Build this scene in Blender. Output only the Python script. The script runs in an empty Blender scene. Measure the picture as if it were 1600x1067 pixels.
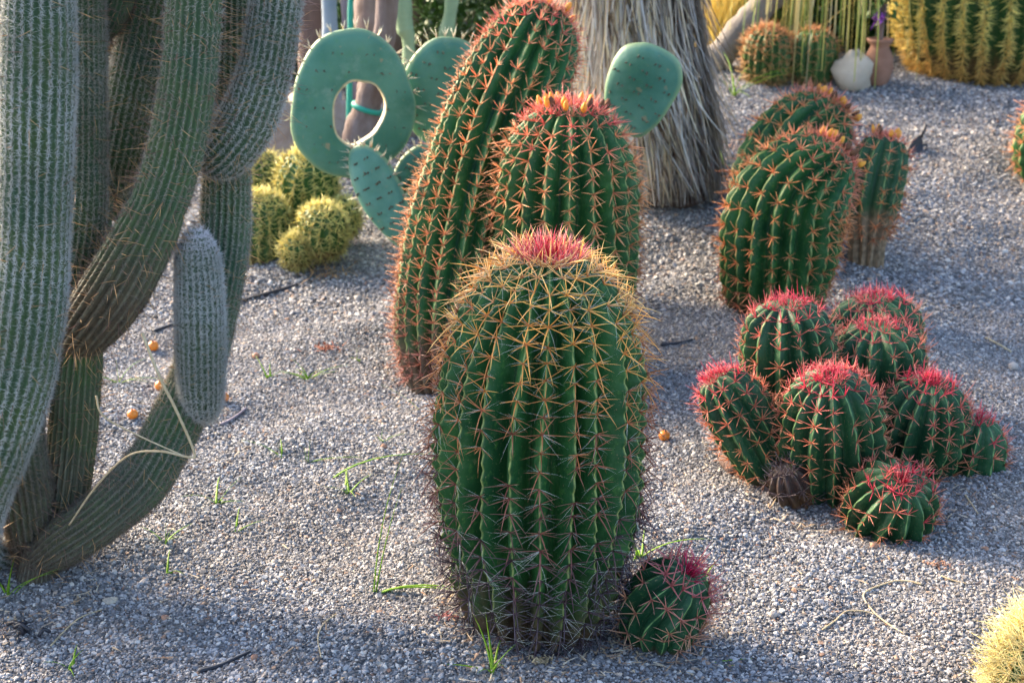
import bpy, math
import numpy as np
from mathutils import Matrix, Vector

# ------------------------------------------------------------------ camera, sky, sun, exposure
sc = bpy.context.scene
col = sc.collection
LENS, CAMZ, PITCH = 50.0, 1.5, math.radians(19.0)
F = 1600 * LENS / 36.0
cd = bpy.data.cameras.new('camera'); cam = bpy.data.objects.new('camera', cd); col.objects.link(cam)
cam.location = (0, 0, CAMZ); cam.rotation_euler = (math.pi / 2 - PITCH, 0, 0)
cd.lens = LENS; cd.sensor_width = 36; cd.clip_start = 0.05; cd.clip_end = 600
cd.dof.use_dof = True; cd.dof.focus_distance = 2.85; cd.dof.aperture_fstop = 5.6
sc.camera = cam

SUN_AZ, SUN_EL = math.radians(-52), math.radians(27)       # azimuth from +Y towards +X
w = bpy.data.worlds.new('World'); sc.world = w; w.use_nodes = True
wn = w.node_tree; bg = wn.nodes['Background']
sky = wn.nodes.new('ShaderNodeTexSky'); sky.sky_type = 'NISHITA'; sky.sun_disc = False
sky.sun_elevation = SUN_EL; sky.sun_rotation = SUN_AZ; sky.dust_density = 2.5; sky.air_density = 0.9; sky.ozone_density = 0.9
wn.links.new(sky.outputs[0], bg.inputs[0]); bg.inputs[1].default_value = 0.125
sl = bpy.data.lights.new('sun', 'SUN'); sun = bpy.data.objects.new('sun', sl); col.objects.link(sun)
sl.energy = 3.1; sl.angle = math.radians(20); sl.color = (1.0, 0.80, 0.56)
sd = Vector((math.sin(SUN_AZ) * math.cos(SUN_EL), math.cos(SUN_AZ) * math.cos(SUN_EL), math.sin(SUN_EL)))
sun.rotation_euler = sd.to_track_quat('Z', 'Y').to_euler()
vs = sc.view_settings; vs.view_transform = 'Standard'; vs.look = 'None'; vs.exposure = 2.5; vs.gamma = 1
sc.cycles.use_denoising = True
sc.cycles.max_bounces = 6; sc.cycles.transparent_max_bounces = 4

# ------------------------------------------------------------------ helpers
rng = np.random.default_rng(7)
CAM = np.array([0, 0, CAMZ])
cp, sp = math.cos(PITCH), math.sin(PITCH)

def ray(px, py):
    a, b = (px - 800) / F, (533.5 - py) / F
    return np.array([a, cp + b * sp, -sp + b * cp])
def at(px, py, Y):
    d = ray(px, py); return CAM + d * (Y / d[1])
def depth(p):
    q = np.asarray(p) - CAM; return q[1] * cp - q[2] * sp
def sm(a, b, x):
    t = np.clip((x - a) / (b - a), 0, 1); return t * t * (3 - 2 * t)
def gz(x, y):
    x = np.asarray(x, float); y = np.asarray(y, float)
    z = 0.42 * sm(4.3, 7.6, y) * (0.35 + 0.65 * sm(-1.0, 1.3, x))
    z = z + 0.010 * np.sin(2.1 * x + 1.3 * y) + 0.008 * np.sin(3.7 * x - 2.3 * y + 1) + 0.005 * np.sin(7.3 * x + 6.1 * y) \
        + 0.004 * np.sin(11.0 * x - 14.2 * y + 2) * sm(1.5, 2.5, y)
    z = z + 0.016 * np.sin(5.3 * x + 0.9 * y + .7) * np.sin(1.1 * x - 6.7 * y) + 0.007 * np.sin(13.7 * x + 9.0 * y) * np.sin(6.1 * x - 17.3 * y + .5)
    return z * sm(60, 10, y)
def ground(px, py):
    d = ray(px, py); t = 1.5
    for i in range(6000):
        p = CAM + d * t
        if p[2] <= gz(p[0], p[1]): break
        t += 0.003
    return np.array([p[0], p[1], float(gz(p[0], p[1]))])

def mk(name, V, quads=None, tris=None, smooth=True, attrs=None, cols=None):
    V = np.asarray(V, np.float32)
    me = bpy.data.meshes.new(name)
    me.vertices.add(len(V)); me.vertices.foreach_set('co', V.ravel())
    idx, tot = [], []
    if quads is not None and len(quads):
        q = np.asarray(quads, np.int32); idx.append(q.ravel()); tot.append(np.full(len(q), 4, np.int32))
    if tris is not None and len(tris):
        t = np.asarray(tris, np.int32); idx.append(t.ravel()); tot.append(np.full(len(t), 3, np.int32))
    idx = np.concatenate(idx); tot = np.concatenate(tot)
    me.loops.add(len(idx)); me.loops.foreach_set('vertex_index', idx)
    me.polygons.add(len(tot))
    st = np.zeros(len(tot), np.int32); st[1:] = np.cumsum(tot)[:-1]
    me.polygons.foreach_set('loop_start', st); me.polygons.foreach_set('loop_total', tot)
    me.polygons.foreach_set('use_smooth', np.full(len(tot), smooth, bool))
    me.update(calc_edges=True)
    for k, a in (attrs or {}).items():
        at_ = me.attributes.new(k, 'FLOAT', 'POINT'); at_.data.foreach_set('value', np.asarray(a, np.float32))
    if cols is not None:
        c = np.ones((len(V), 4), np.float32); c[:, :3] = cols
        if 'rnd' not in (attrs or {}): attrs = dict(attrs or {}); at_ = me.attributes.new('rnd', 'FLOAT', 'POINT'); at_.data.foreach_set('value', np.full(len(V), .62, np.float32))
        at_ = me.attributes.new('col', 'FLOAT_COLOR', 'POINT'); at_.data.foreach_set('color', c.ravel())
    return me

def obj(name, me, mat=None, parent=None, kind=None):
    o = bpy.data.objects.new(name, me); col.objects.link(o)
    if mat is not None and me is not None and not me.materials: me.materials.append(mat)
    if parent is not None: o.parent = parent
    if kind: o['kind'] = kind
    return o
def tag(o, label, cat, group=None):
    o['label'] = label; o['category'] = cat
    if group: o['group'] = group
    return o
def thing(name, label, cat, loc, group=None):
    o = bpy.data.objects.new(name, None); col.objects.link(o); o.empty_display_size = 0.05
    o.location = [float(v) for v in loc]
    return tag(o, label, cat, group)

class Bag:                                  # collects arrays of verts, quads, tris
    def __init__(s): s.V, s.Q, s.T, s.A, s.C, s.n = [], [], [], [], [], 0
    def add(s, V, Q=None, T=None, a=None, c=None):
        V = np.asarray(V, float)
        if Q is not None and len(Q): s.Q.append(np.asarray(Q) + s.n)
        if T is not None and len(T): s.T.append(np.asarray(T) + s.n)
        s.V.append(V); s.n += len(V)
        s.A.append(np.full(len(V), 0.0) if a is None else np.broadcast_to(a, (len(V),)))
        s.C.append(np.ones((len(V), 3)) if c is None else np.broadcast_to(c, (len(V), 3)))
    def mesh(s, name, smooth=True, off=(0, 0, 0)):
        return mk(name, np.concatenate(s.V) - np.asarray(off), np.concatenate(s.Q) if s.Q else None,
                  np.concatenate(s.T) if s.T else None, smooth, {'t': np.concatenate(s.A)}, np.concatenate(s.C))

def unit(v):
    v = np.asarray(v, float); return v / (np.linalg.norm(v, axis=-1, keepdims=True) + 1e-12)

def spines(P, D, L, R, C=None, sides=4, segs=3, flat=1.0):
    """tapered bent needles; returns V, Q, T, t"""
    P = np.asarray(P, float); N = len(P); D = unit(D)
    L = np.broadcast_to(L, (N,)).astype(float); R = np.broadcast_to(R, (N,)).astype(float)
    C = np.zeros((N, 3)) if C is None else np.asarray(C, float)
    ref = np.where(np.abs(D[:, 2:3]) < 0.9, [[0, 0, 1.0]], [[1.0, 0, 0]])
    A = unit(np.cross(D, ref)); B = np.cross(D, A)
    V = np.zeros((N, segs * sides + 1, 3)); T_ = np.zeros((N, segs * sides + 1))
    th = np.arange(sides) * 2 * math.pi / sides
    for k in range(segs):
        t = k / segs
        c = P + D * (L * t)[:, None] + C * (L * t * t)[:, None]
        r = R * (1 - t) ** 0.75
        ring = c[:, None] + r[:, None, None] * (np.cos(th)[None, :, None] * A[:, None] + flat * np.sin(th)[None, :, None] * B[:, None])
        V[:, k * sides:(k + 1) * sides] = ring; T_[:, k * sides:(k + 1) * sides] = t
    V[:, -1] = P + D * L[:, None] + C * L[:, None]; T_[:, -1] = 1
    j = np.arange(sides); j2 = (j + 1) % sides
    q = [np.stack([k * sides + j, k * sides + j2, (k + 1) * sides + j2, (k + 1) * sides + j], 1) for k in range(segs - 1)]
    q = np.concatenate(q) if q else np.zeros((0, 4), int)
    tr = np.stack([(segs - 1) * sides + j, (segs - 1) * sides + j2, np.full(sides, segs * sides)], 1)
    m = segs * sides + 1; off = (np.arange(N) * m)[:, None, None]
    return V.reshape(-1, 3), (q[None] + off).reshape(-1, 4), (tr[None] + off).reshape(-1, 3), T_.ravel()

def catmull(P, n):
    P = np.asarray(P, float); K = len(P)
    Q = np.vstack([2 * P[0] - P[1], P, 2 * P[-1] - P[-2]])
    u = np.linspace(0, K - 1, n); i = np.minimum(u.astype(int), K - 2); f = (u - i)[:, None]
    a, b, c, d = Q[i], Q[i + 1], Q[i + 2], Q[i + 3]
    return 0.5 * (2 * b + (c - a) * f + (2 * a - 5 * b + 4 * c - d) * f ** 2 + (3 * b - a - 3 * c + d) * f ** 3)
def resample(C, n):
    C = np.asarray(C, float)
    s = np.concatenate([[0], np.cumsum(np.linalg.norm(np.diff(C[:, :3], axis=0), axis=1))])
    u = np.linspace(0, s[-1], n)
    return np.stack([np.interp(u, s, C[:, k]) for k in range(C.shape[1])], 1), s[-1]
def frames(C):
    T = unit(np.gradient(C, axis=0)); N = np.zeros_like(T)
    n = np.cross(T[0], [0, 1, 0.01]); n = np.cross(n, T[0]) ; n = n if np.linalg.norm(n) > 1e-6 else np.array([1.0, 0, 0])
    for i in range(len(T)):
        n = n - T[i] * np.dot(n, T[i]); n = n / np.linalg.norm(n); N[i] = n
    return T, N, np.cross(T, N)
def grid_quads(nr, nt, wrap=True):
    i = np.arange(nr - 1)[:, None]; j = np.arange(nt if wrap else nt - 1)[None]
    j2 = (j + 1) % nt
    return np.stack([i * nt + j, i * nt + j2, (i + 1) * nt + j2, (i + 1) * nt + j], -1).reshape(-1, 4)
def tube(C, R, sides=8, closed=True):
    C = np.asarray(C, float); T, N, B = frames(C); R = np.broadcast_to(R, (len(C),))
    th = np.arange(sides) * 2 * math.pi / sides
    V = C[:, None] + R[:, None, None] * (np.cos(th)[None, :, None] * N[:, None] + np.sin(th)[None, :, None] * B[:, None])
    V = V.reshape(-1, 3); Q = grid_quads(len(C), sides); Tt = np.zeros((0, 3), int)
    if closed:
        n = len(V); V = np.vstack([V, C[0], C[-1]]); j = np.arange(sides); j2 = (j + 1) % sides
        e = (len(C) - 1) * sides
        Tt = np.vstack([np.stack([j2, j, np.full(sides, n)], 1), np.stack([e + j, e + j2, np.full(sides, n + 1)], 1)])
    return V, Q, Tt

# ------------------------------------------------------------------ materials
def newmat(name):
    m = bpy.data.materials.new(name); m.use_nodes = True; nt = m.node_tree; nt.nodes.clear()
    return m, nt
class G:
    def __init__(s, nt): s.nt = nt
    def n(s, typ, ins=None, **props):
        x = s.nt.nodes.new('ShaderNode' + typ)
        for k, v in props.items(): setattr(x, k, v)
        for k, v in (ins or {}).items():
            if isinstance(v, bpy.types.NodeSocket): s.nt.links.new(v, x.inputs[k])
            else: x.inputs[k].default_value = v
        return x
    def noise(s, scale, detail=4, vec=None, rough=0.55):
        i = {'Scale': scale, 'Detail': detail, 'Roughness': rough}
        if vec is not None: i['Vector'] = vec
        return s.n('TexNoise', i).outputs['Fac']
    def mix(s, f, a, b, mode='MIX'):
        x = s.nt.nodes.new('ShaderNodeMix'); x.data_type = 'RGBA'; x.blend_type = mode
        for k, v in ((0, f), (6, a), (7, b)):
            if isinstance(v, bpy.types.NodeSocket): s.nt.links.new(v, x.inputs[k])
            else: x.inputs[k].default_value = v if k == 0 or len(v) == 4 else (*v, 1)
        return x.outputs[2]
    def ramp(s, f, stops):
        x = s.n('ValToRGB', {'Fac': f}); e = x.color_ramp.elements
        while len(e) < len(stops): e.new(0.5)
        for el, (p, c) in zip(e, stops): el.position = p; el.color = (*c, 1) if len(c) == 3 else c
        return x.outputs[0]
    def mp(s, f, a, b, c=0.0, d=1.0):
        return s.n('MapRange', {0: f, 1: a, 2: b, 3: c, 4: d}).outputs[0]
    def attr(s, name, out='Fac'): return s.n('Attribute', attribute_name=name).outputs[out]
    def math(s, op, a, b=0.0):
        return s.n('Math', {0: a, 1: b}, operation=op).outputs[0]
    def bsdf(s, colr, rough=0.5, spec=0.4, bump=None, bstr=0.3, bdist=0.002, transl=None, sss=0.0):
        i = {'Base Color': colr if isinstance(colr, bpy.types.NodeSocket) else (*colr, 1), 'Roughness': rough, 'Specular IOR Level': spec}
        b = s.n('BsdfPrincipled', i)
        if bump is not None:
            bn = s.n('Bump', {'Height': bump, 'Strength': bstr, 'Distance': bdist}); s.nt.links.new(bn.outputs[0], b.inputs['Normal'])
        out = b.outputs[0]
        if transl:
            tcol, fac = transl
            tr = s.n('BsdfTranslucent', {'Color': tcol if isinstance(tcol, bpy.types.NodeSocket) else (*tcol, 1)})
            mx = s.n('MixShader', {0: fac, 1: out, 2: tr.outputs[0]}); out = mx.outputs[0]
        s.n('OutputMaterial', {'Surface': out})

def skin_mat(name, c1, c2, crest, cork, wear=0.12, corkn=0.10, rough=0.5):
    m, nt = newmat(name); g = G(nt)
    tc = g.n('TexCoord').outputs['Object']
    n1 = g.noise(9, 4, tc); n2 = g.noise(60, 5, tc); n3 = g.noise(240, 3, tc)
    c = g.mix(g.mp(n1, 0.3, 0.7), c1, c2)
    c = g.mix(g.mp(n2, 0.56, 0.74, 0, 0.6), c, (c2[0] * 2.6, c2[1] * 1.7, c2[2] * 1.4))
    cr = g.attr('crest')
    c = g.mix(g.math('MULTIPLY', g.mp(cr, 0.90, 0.995), g.mp(n2, 0.3, 0.6, 0.25, 0.95)), c, crest)
    h = g.math('ADD', g.attr('hgt'), g.math('MULTIPLY', g.math('SUBTRACT', n1, 0.5), wear * 2.2))
    h = g.math('ADD', h, g.math('MULTIPLY', g.math('SUBTRACT', n2, 0.5), 0.10))
    ck = g.mp(h, corkn, corkn + wear, 1, 0)
    cc = g.mix(g.mp(n2, 0.35, 0.65), cork, tuple(v * 0.45 for v in cork))
    c = g.mix(ck, c, cc)
    # scattered scab spots and pale dust
    c = g.mix(g.mp(n3, 0.645, 0.71, 0, 0.7), c, (0.22, 0.18, 0.10))
    c = g.mix(g.mp(g.noise(26, 4, tc, 0.7), 0.62, 0.68, 0, 0.55), c, (0.17, 0.15, 0.07))
    dust = g.mp(g.noise(18, 6, tc, 0.7), 0.54, 0.78, 0, 0.22)
    c = g.mix(dust, c, (0.16, 0.22, 0.16))
    g.bsdf(c, rough, 0.22, bump=g.noise(150, 5, tc), bstr=0.35, bdist=0.002)
    return m

def spine_mat(name, use_obj=True, tip=(1.35, 1.75, 2.1), root=(0.62, 0.42, 0.45), transl=0.28):
    m, nt = newmat(name); g = G(nt)
    c = g.n('ObjectInfo').outputs['Color'] if use_obj else g.attr('col', 'Color')
    t = g.attr('t')
    k = g.mix(g.mp(t, 0.0, 0.22), root, (1, 1, 1)); k = g.mix(g.mp(t, 0.35, 1.0), k, tip)
    c = g.mix(1.0, c, k, 'MULTIPLY')
    rv = g.attr('rnd'); c = g.mix(1.0, c, g.mix(rv, (0.62, 0.52, 0.55), (1.18, 1.25, 1.3)), 'MULTIPLY')
    h = g.attr('hair')
    c = g.mix(h, c, (0.75, 0.75, 0.68))
    g.bsdf(c, 0.38, 0.4, transl=(c, transl))
    return m

def plain_mat(name, c1, c2, scale=20, rough=0.7, spec=0.3, bump=0.3, bdist=0.003, transl=0.0, bscale=None, attr_col=False, stretch=None):
    m, nt = newmat(name); g = G(nt)
    tc = g.n('TexCoord').outputs['Object']
    if stretch is not None: tc = g.n('Mapping', {'Vector': tc, 'Scale': stretch}).outputs[0]
    n = g.noise(scale, 6, tc, 0.62)
    if attr_col:
        c = g.mix(g.mp(n, 0.3, 0.7), g.attr('col', 'Color'), g.mix(1.0, g.attr('col', 'Color'), c2, 'MULTIPLY'))
    else:
        c = g.mix(g.mp(n, 0.3, 0.7), c1, c2)
    g.bsdf(c, rough, spec, bump=g.noise(bscale or scale * 4, 5, tc), bstr=bump, bdist=bdist, transl=(c, transl) if transl else None)
    return m

M = {}
M['green'] = skin_mat('barrel_skin', (0.008, 0.050, 0.018), (0.028, 0.110, 0.026), (0.28, 0.32, 0.10), (0.13, 0.085, 0.05), wear=0.16, corkn=0.06)
M['green_blue'] = skin_mat('clump_skin', (0.006, 0.038, 0.018), (0.017, 0.074, 0.028), (0.20, 0.34, 0.12), (0.15, 0.095, 0.05), wear=0.12, corkn=0.05)
M['green_cork'] = skin_mat('corky_skin', (0.010, 0.050, 0.020), (0.022, 0.075, 0.028), (0.22, 0.30, 0.10), (0.27, 0.19, 0.12), wear=0.14, corkn=0.42)
M['dead'] = skin_mat('dead_skin', (0.035, 0.026, 0.028), (0.055, 0.034, 0.026), (0.13, 0.10, 0.085), (0.14, 0.08, 0.04), wear=0.3, corkn=0.2)
M['golden_skin'] = skin_mat('golden_barrel_skin', (0.02, 0.065, 0.016), (0.035, 0.09, 0.022), (0.40, 0.38, 0.12), (0.22, 0.14, 0.06))
M['pad'] = None
M['spine'] = spine_mat('spine')
M['spine_col'] = spine_mat('spine_tinted', False)
M['gold'] = spine_mat('golden_spine', False, tip=(1.12, 1.22, 1.15), root=(0.7, 0.55, 0.5), transl=0.30)
M['hair'] = spine_mat('column_hair', False, tip=(1.05, 1.05, 1.05), root=(0.9, 0.85, 0.8), transl=0.30)

m, nt = newmat('column_skin'); g = G(nt)
tc = g.n('TexCoord').outputs['Object']
n1 = g.noise(7, 5, tc); n2 = g.noise(70, 4, tc)
c = g.mix(g.mp(n1, 0.35, 0.68), (0.030, 0.075, 0.045), (0.060, 0.105, 0.038))
c = g.mix(g.mp(n2, 0.5, 0.75, 0, 0.5), c, (0.075, 0.095, 0.065))
h = g.math('ADD', g.attr('hgt'), g.math('MULTIPLY', g.math('SUBTRACT', n1, 0.5), 0.35))
c = g.mix(g.mp(h, 0.02, 0.24, 0.9, 0), c, g.mix(g.mp(n2, 0.35, 0.65), (0.12, 0.085, 0.055), (0.05, 0.04, 0.03)))
c = g.mix(g.mp(g.attr('crest'), 0.75, 0.98, 0, 0.5), c, (0.17, 0.17, 0.12))
c = g.mix(g.attr('areole'), c, (0.035, 0.03, 0.025))
g.bsdf(c, 0.6, 0.25, bump=g.noise(170, 4, tc), bstr=0.3)
M['column'] = m

m, nt = newmat('pad_skin'); g = G(nt)
tc = g.n('TexCoord').outputs['Object']
n1 = g.noise(6, 5, tc); n2 = g.noise(45, 5, tc); n3 = g.noise(28, 3, tc)
c = g.mix(g.mp(n1, 0.35, 0.65), (0.040, 0.152, 0.108), (0.096, 0.240, 0.175))
c = g.mix(g.mp(n2, 0.55, 0.8, 0, 0.5), c, (0.07, 0.21, 0.08))
c = g.mix(g.mp(g.noise(11, 6, tc, 0.75), 0.55, 0.8, 0, 0.8), c, (0.21, 0.31, 0.25))
c = g.mix(g.mp(n3, 0.66, 0.72, 0, 0.85), c, (0.27, 0.23, 0.14))
c = g.mix(g.mp(g.noise(3.5, 3, tc), 0.55, 0.7, 0, 0.5), c, (0.035, 0.13, 0.07))
c = g.mix(g.attr('rim'), c, g.mix(g.mp(n2, 0.35, 0.65), (0.62, 0.55, 0.36), (0.45, 0.37, 0.22)))
c = g.mix(g.mp(g.attr('edge'), 0.4, 1.0, 0, 0.6), c, (0.34, 0.42, 0.20))
g.bsdf(c, 0.5, 0.35, bump=g.noise(60, 5, tc), bstr=0.25, bdist=0.004, transl=((0.25, 0.45, 0.12), 0.08))
M['pad'] = m

m, nt = newmat('gravel_bed'); g = G(nt)
tc = g.n('NewGeometry').outputs['Position']
v = g.n('TexVoronoi', {'Vector': tc, 'Scale': 95.0}); v2 = g.n('TexVoronoi', {'Vector': tc, 'Scale': 42.0})
r1 = g.n('SeparateColor', {0: v.outputs['Color']}).outputs[0]
c = g.ramp(r1, [(0.0, (0.05, 0.052, 0.06)), (0.45, (0.14, 0.145, 0.16)), (0.8, (0.24, 0.24, 0.25)), (0.93, (0.36, 0.33, 0.29)), (1.0, (0.22, 0.13, 0.09))])
big = g.noise(1.1, 4, tc)
c = g.mix(g.mp(big, 0.4, 0.65, 0, 0.35), c, (0.24, 0.20, 0.16))
far = g.mp(g.n('SeparateXYZ', {0: tc}).outputs[1], 8.3, 9.3)
c = g.mix(far, c, g.mix(g.mp(g.noise(5, 5, tc), 0.35, 0.65), (0.10, 0.075, 0.05), (0.20, 0.16, 0.11)))
hh = g.math('ADD', v.outputs['Distance'], g.math('MULTIPLY', v2.outputs['Distance'], 0.6))
g.bsdf(c, 0.85, 0.2, bump=hh, bstr=1.0, bdist=0.008)
M['ground'] = m

m, nt = newmat('gravel_stone'); g = G(nt)
oi = g.n('ObjectInfo'); rnd = oi.outputs['Random']; loc = oi.outputs['Location']
c = g.ramp(rnd, [(0.0, (0.030, 0.032, 0.038)), (0.28, (0.092, 0.097, 0.11)), (0.58, (0.185, 0.191, 0.21)), (0.82, (0.32, 0.322, 0.34)), (0.93, (0.52, 0.49, 0.45)), (0.975, (0.30, 0.20, 0.14)), (1.0, (0.14, 0.07, 0.05))])
big = g.noise(1.3, 4, loc)
c = g.mix(g.mp(big, 0.42, 0.66, 0, 0.35), c, (0.30, 0.25, 0.20))
c = g.mix(g.mp(g.noise(4.0, 5, loc, 0.65), 0.52, 0.72, 0, 0.4), c, (0.10, 0.095, 0.09))
g.bsdf(c, 0.75, 0.3, bump=g.noise(500, 3, g.n('NewGeometry').outputs['Position']), bstr=0.3, bdist=0.001)
M['stone'] = m

M['grass'] = plain_mat('grass_blade', (0.16, 0.34, 0.02), (0.25, 0.40, 0.03), 30, 0.5, 0.3, 0.0, transl=0.45)
M['straw'] = plain_mat('dry_straw', (0.55, 0.46, 0.30), (0.40, 0.30, 0.17), 60, 0.6, 0.3, 0.2, transl=0.15)
M['litter'] = plain_mat('dry_litter', (0.4, 0.3, 0.18), (0.6, 0.6, 0.6), 90, 0.8, 0.2, 0.2, attr_col=True)
M['orange'] = plain_mat('orange_fruit', (0.62, 0.16, 0.012), (0.66, 0.22, 0.02), 60, 0.35, 0.5, 0.1)
M['bud'] = plain_mat('bud_yellow', (0.85, 0.44, 0.05), (0.72, 0.24, 0.04), 80, 0.5, 0.3, 0.3, transl=0.2)
M['bud_dry'] = plain_mat('bud_dry', (0.16, 0.07, 0.03), (0.08, 0.04, 0.03), 80, 0.8, 0.2, 0.3)
M['hose'] = plain_mat('black_hose', (0.012, 0.013, 0.018), (0.03, 0.03, 0.04), 40, 0.5, 0.4, 0.2)
M['palm_dry'] = plain_mat('palm_dry_leaf', (0.4, 0.3, 0.2), (0.72, 0.68, 0.64), 14, 0.75, 0.25, 0.3, transl=0.15, attr_col=True)
M['frond'] = plain_mat('palm_frond', (0.10, 0.16, 0.05), (0.16, 0.22, 0.07), 14, 0.6, 0.3, 0.2, transl=0.25)
M['bark'] = plain_mat('brown_bark', (0.105, 0.066, 0.05), (0.22, 0.18, 0.175), 11, 0.85, 0.2, 0.8, 0.01, stretch=(1, 1, 0.35))
M['bark_grey'] = plain_mat('grey_bark', (0.13, 0.115, 0.10), (0.23, 0.205, 0.185), 14, 0.85, 0.2, 0.8, 0.01, stretch=(1, 1, 0.4))
M['bark_dark'] = plain_mat('dark_bark', (0.09, 0.06, 0.05), (0.15, 0.10, 0.09), 12, 0.85, 0.2, 0.8, 0.01, stretch=(1, 1, 0.4))
M['stem_blue'] = plain_mat('blue_grey_stem', (0.16, 0.21, 0.27), (0.23, 0.28, 0.33), 10, 0.6, 0.3, 0.3)
M['stem_lilac'] = plain_mat('lilac_grey_stem', (0.24, 0.205, 0.24), (0.17, 0.145, 0.17), 10, 0.6, 0.3, 0.3)
M['stem_green'] = plain_mat('pale_green_stem', (0.17, 0.27, 0.15), (0.26, 0.36, 0.22), 10, 0.6, 0.3, 0.3)
M['teal'] = plain_mat('teal_tie', (0.01, 0.24, 0.18), (0.02, 0.30, 0.22), 10, 0.5, 0.4, 0.1)
M['leaf'] = plain_mat('shrub_leaf', (0.05, 0.12, 0.03), (0.10, 0.2, 0.04), 5, 0.5, 0.35, 0.0, transl=0.35)
M['leaf_dark'] = plain_mat('dark_shrub_leaf', (0.02, 0.06, 0.025), (0.045, 0.10, 0.03), 5, 0.5, 0.35, 0.0, transl=0.25)
M['leaf_yellow'] = plain_mat('yellow_leaf', (0.80, 0.66, 0.20), (0.90, 0.78, 0.38), 8, 0.6, 0.3, 0.0, transl=0.45)
M['rock'] = plain_mat('brown_rock', (0.26, 0.18, 0.15), (0.42, 0.36, 0.33), 6, 0.9, 0.2, 0.8, 0.02)
M['white_rock'] = plain_mat('pale_rock', (0.46, 0.40, 0.32), (0.34, 0.29, 0.23), 6, 0.85, 0.2, 0.6, 0.01)
M['terracotta'] = plain_mat('terracotta', (0.20, 0.10, 0.065), (0.28, 0.155, 0.11), 9, 0.8, 0.2, 0.3)
M['purple'] = plain_mat('purple_petal', (0.28, 0.08, 0.42), (0.36, 0.14, 0.52), 9, 0.6, 0.2, 0.0, transl=0.3)
M['pebble'] = plain_mat('pale_pebble', (0.42, 0.38, 0.34), (0.30, 0.26, 0.24), 60, 0.8, 0.2, 0.4)
M['pebble_red'] = plain_mat('rust_pebble', (0.28, 0.14, 0.09), (0.38, 0.23, 0.16), 60, 0.8, 0.2, 0.4)

# ------------------------------------------------------------------ ground and gravel
def graded(a, b, c, d, n, k): return np.concatenate([a + (b - a) * np.linspace(0, 1, k)[:-1] ** 0.5, np.linspace(b, c, n), c + (d - c) * np.linspace(0, 1, k)[1:] ** 2])
xs = graded(-250, -4, 5.5, 250, 190, 18); ys = graded(-40, 1.2, 10, 400, 220, 18)
X, Y = np.meshgrid(xs, ys); Z = gz(X, Y)
o = obj('ground', mk('ground', np.stack([X, Y, Z], -1).reshape(-1, 3), grid_quads(len(ys), len(xs), False)), M['ground'], kind='structure')
tag(o, 'grey volcanic gravel bank rising gently towards the palm', 'ground')

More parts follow.
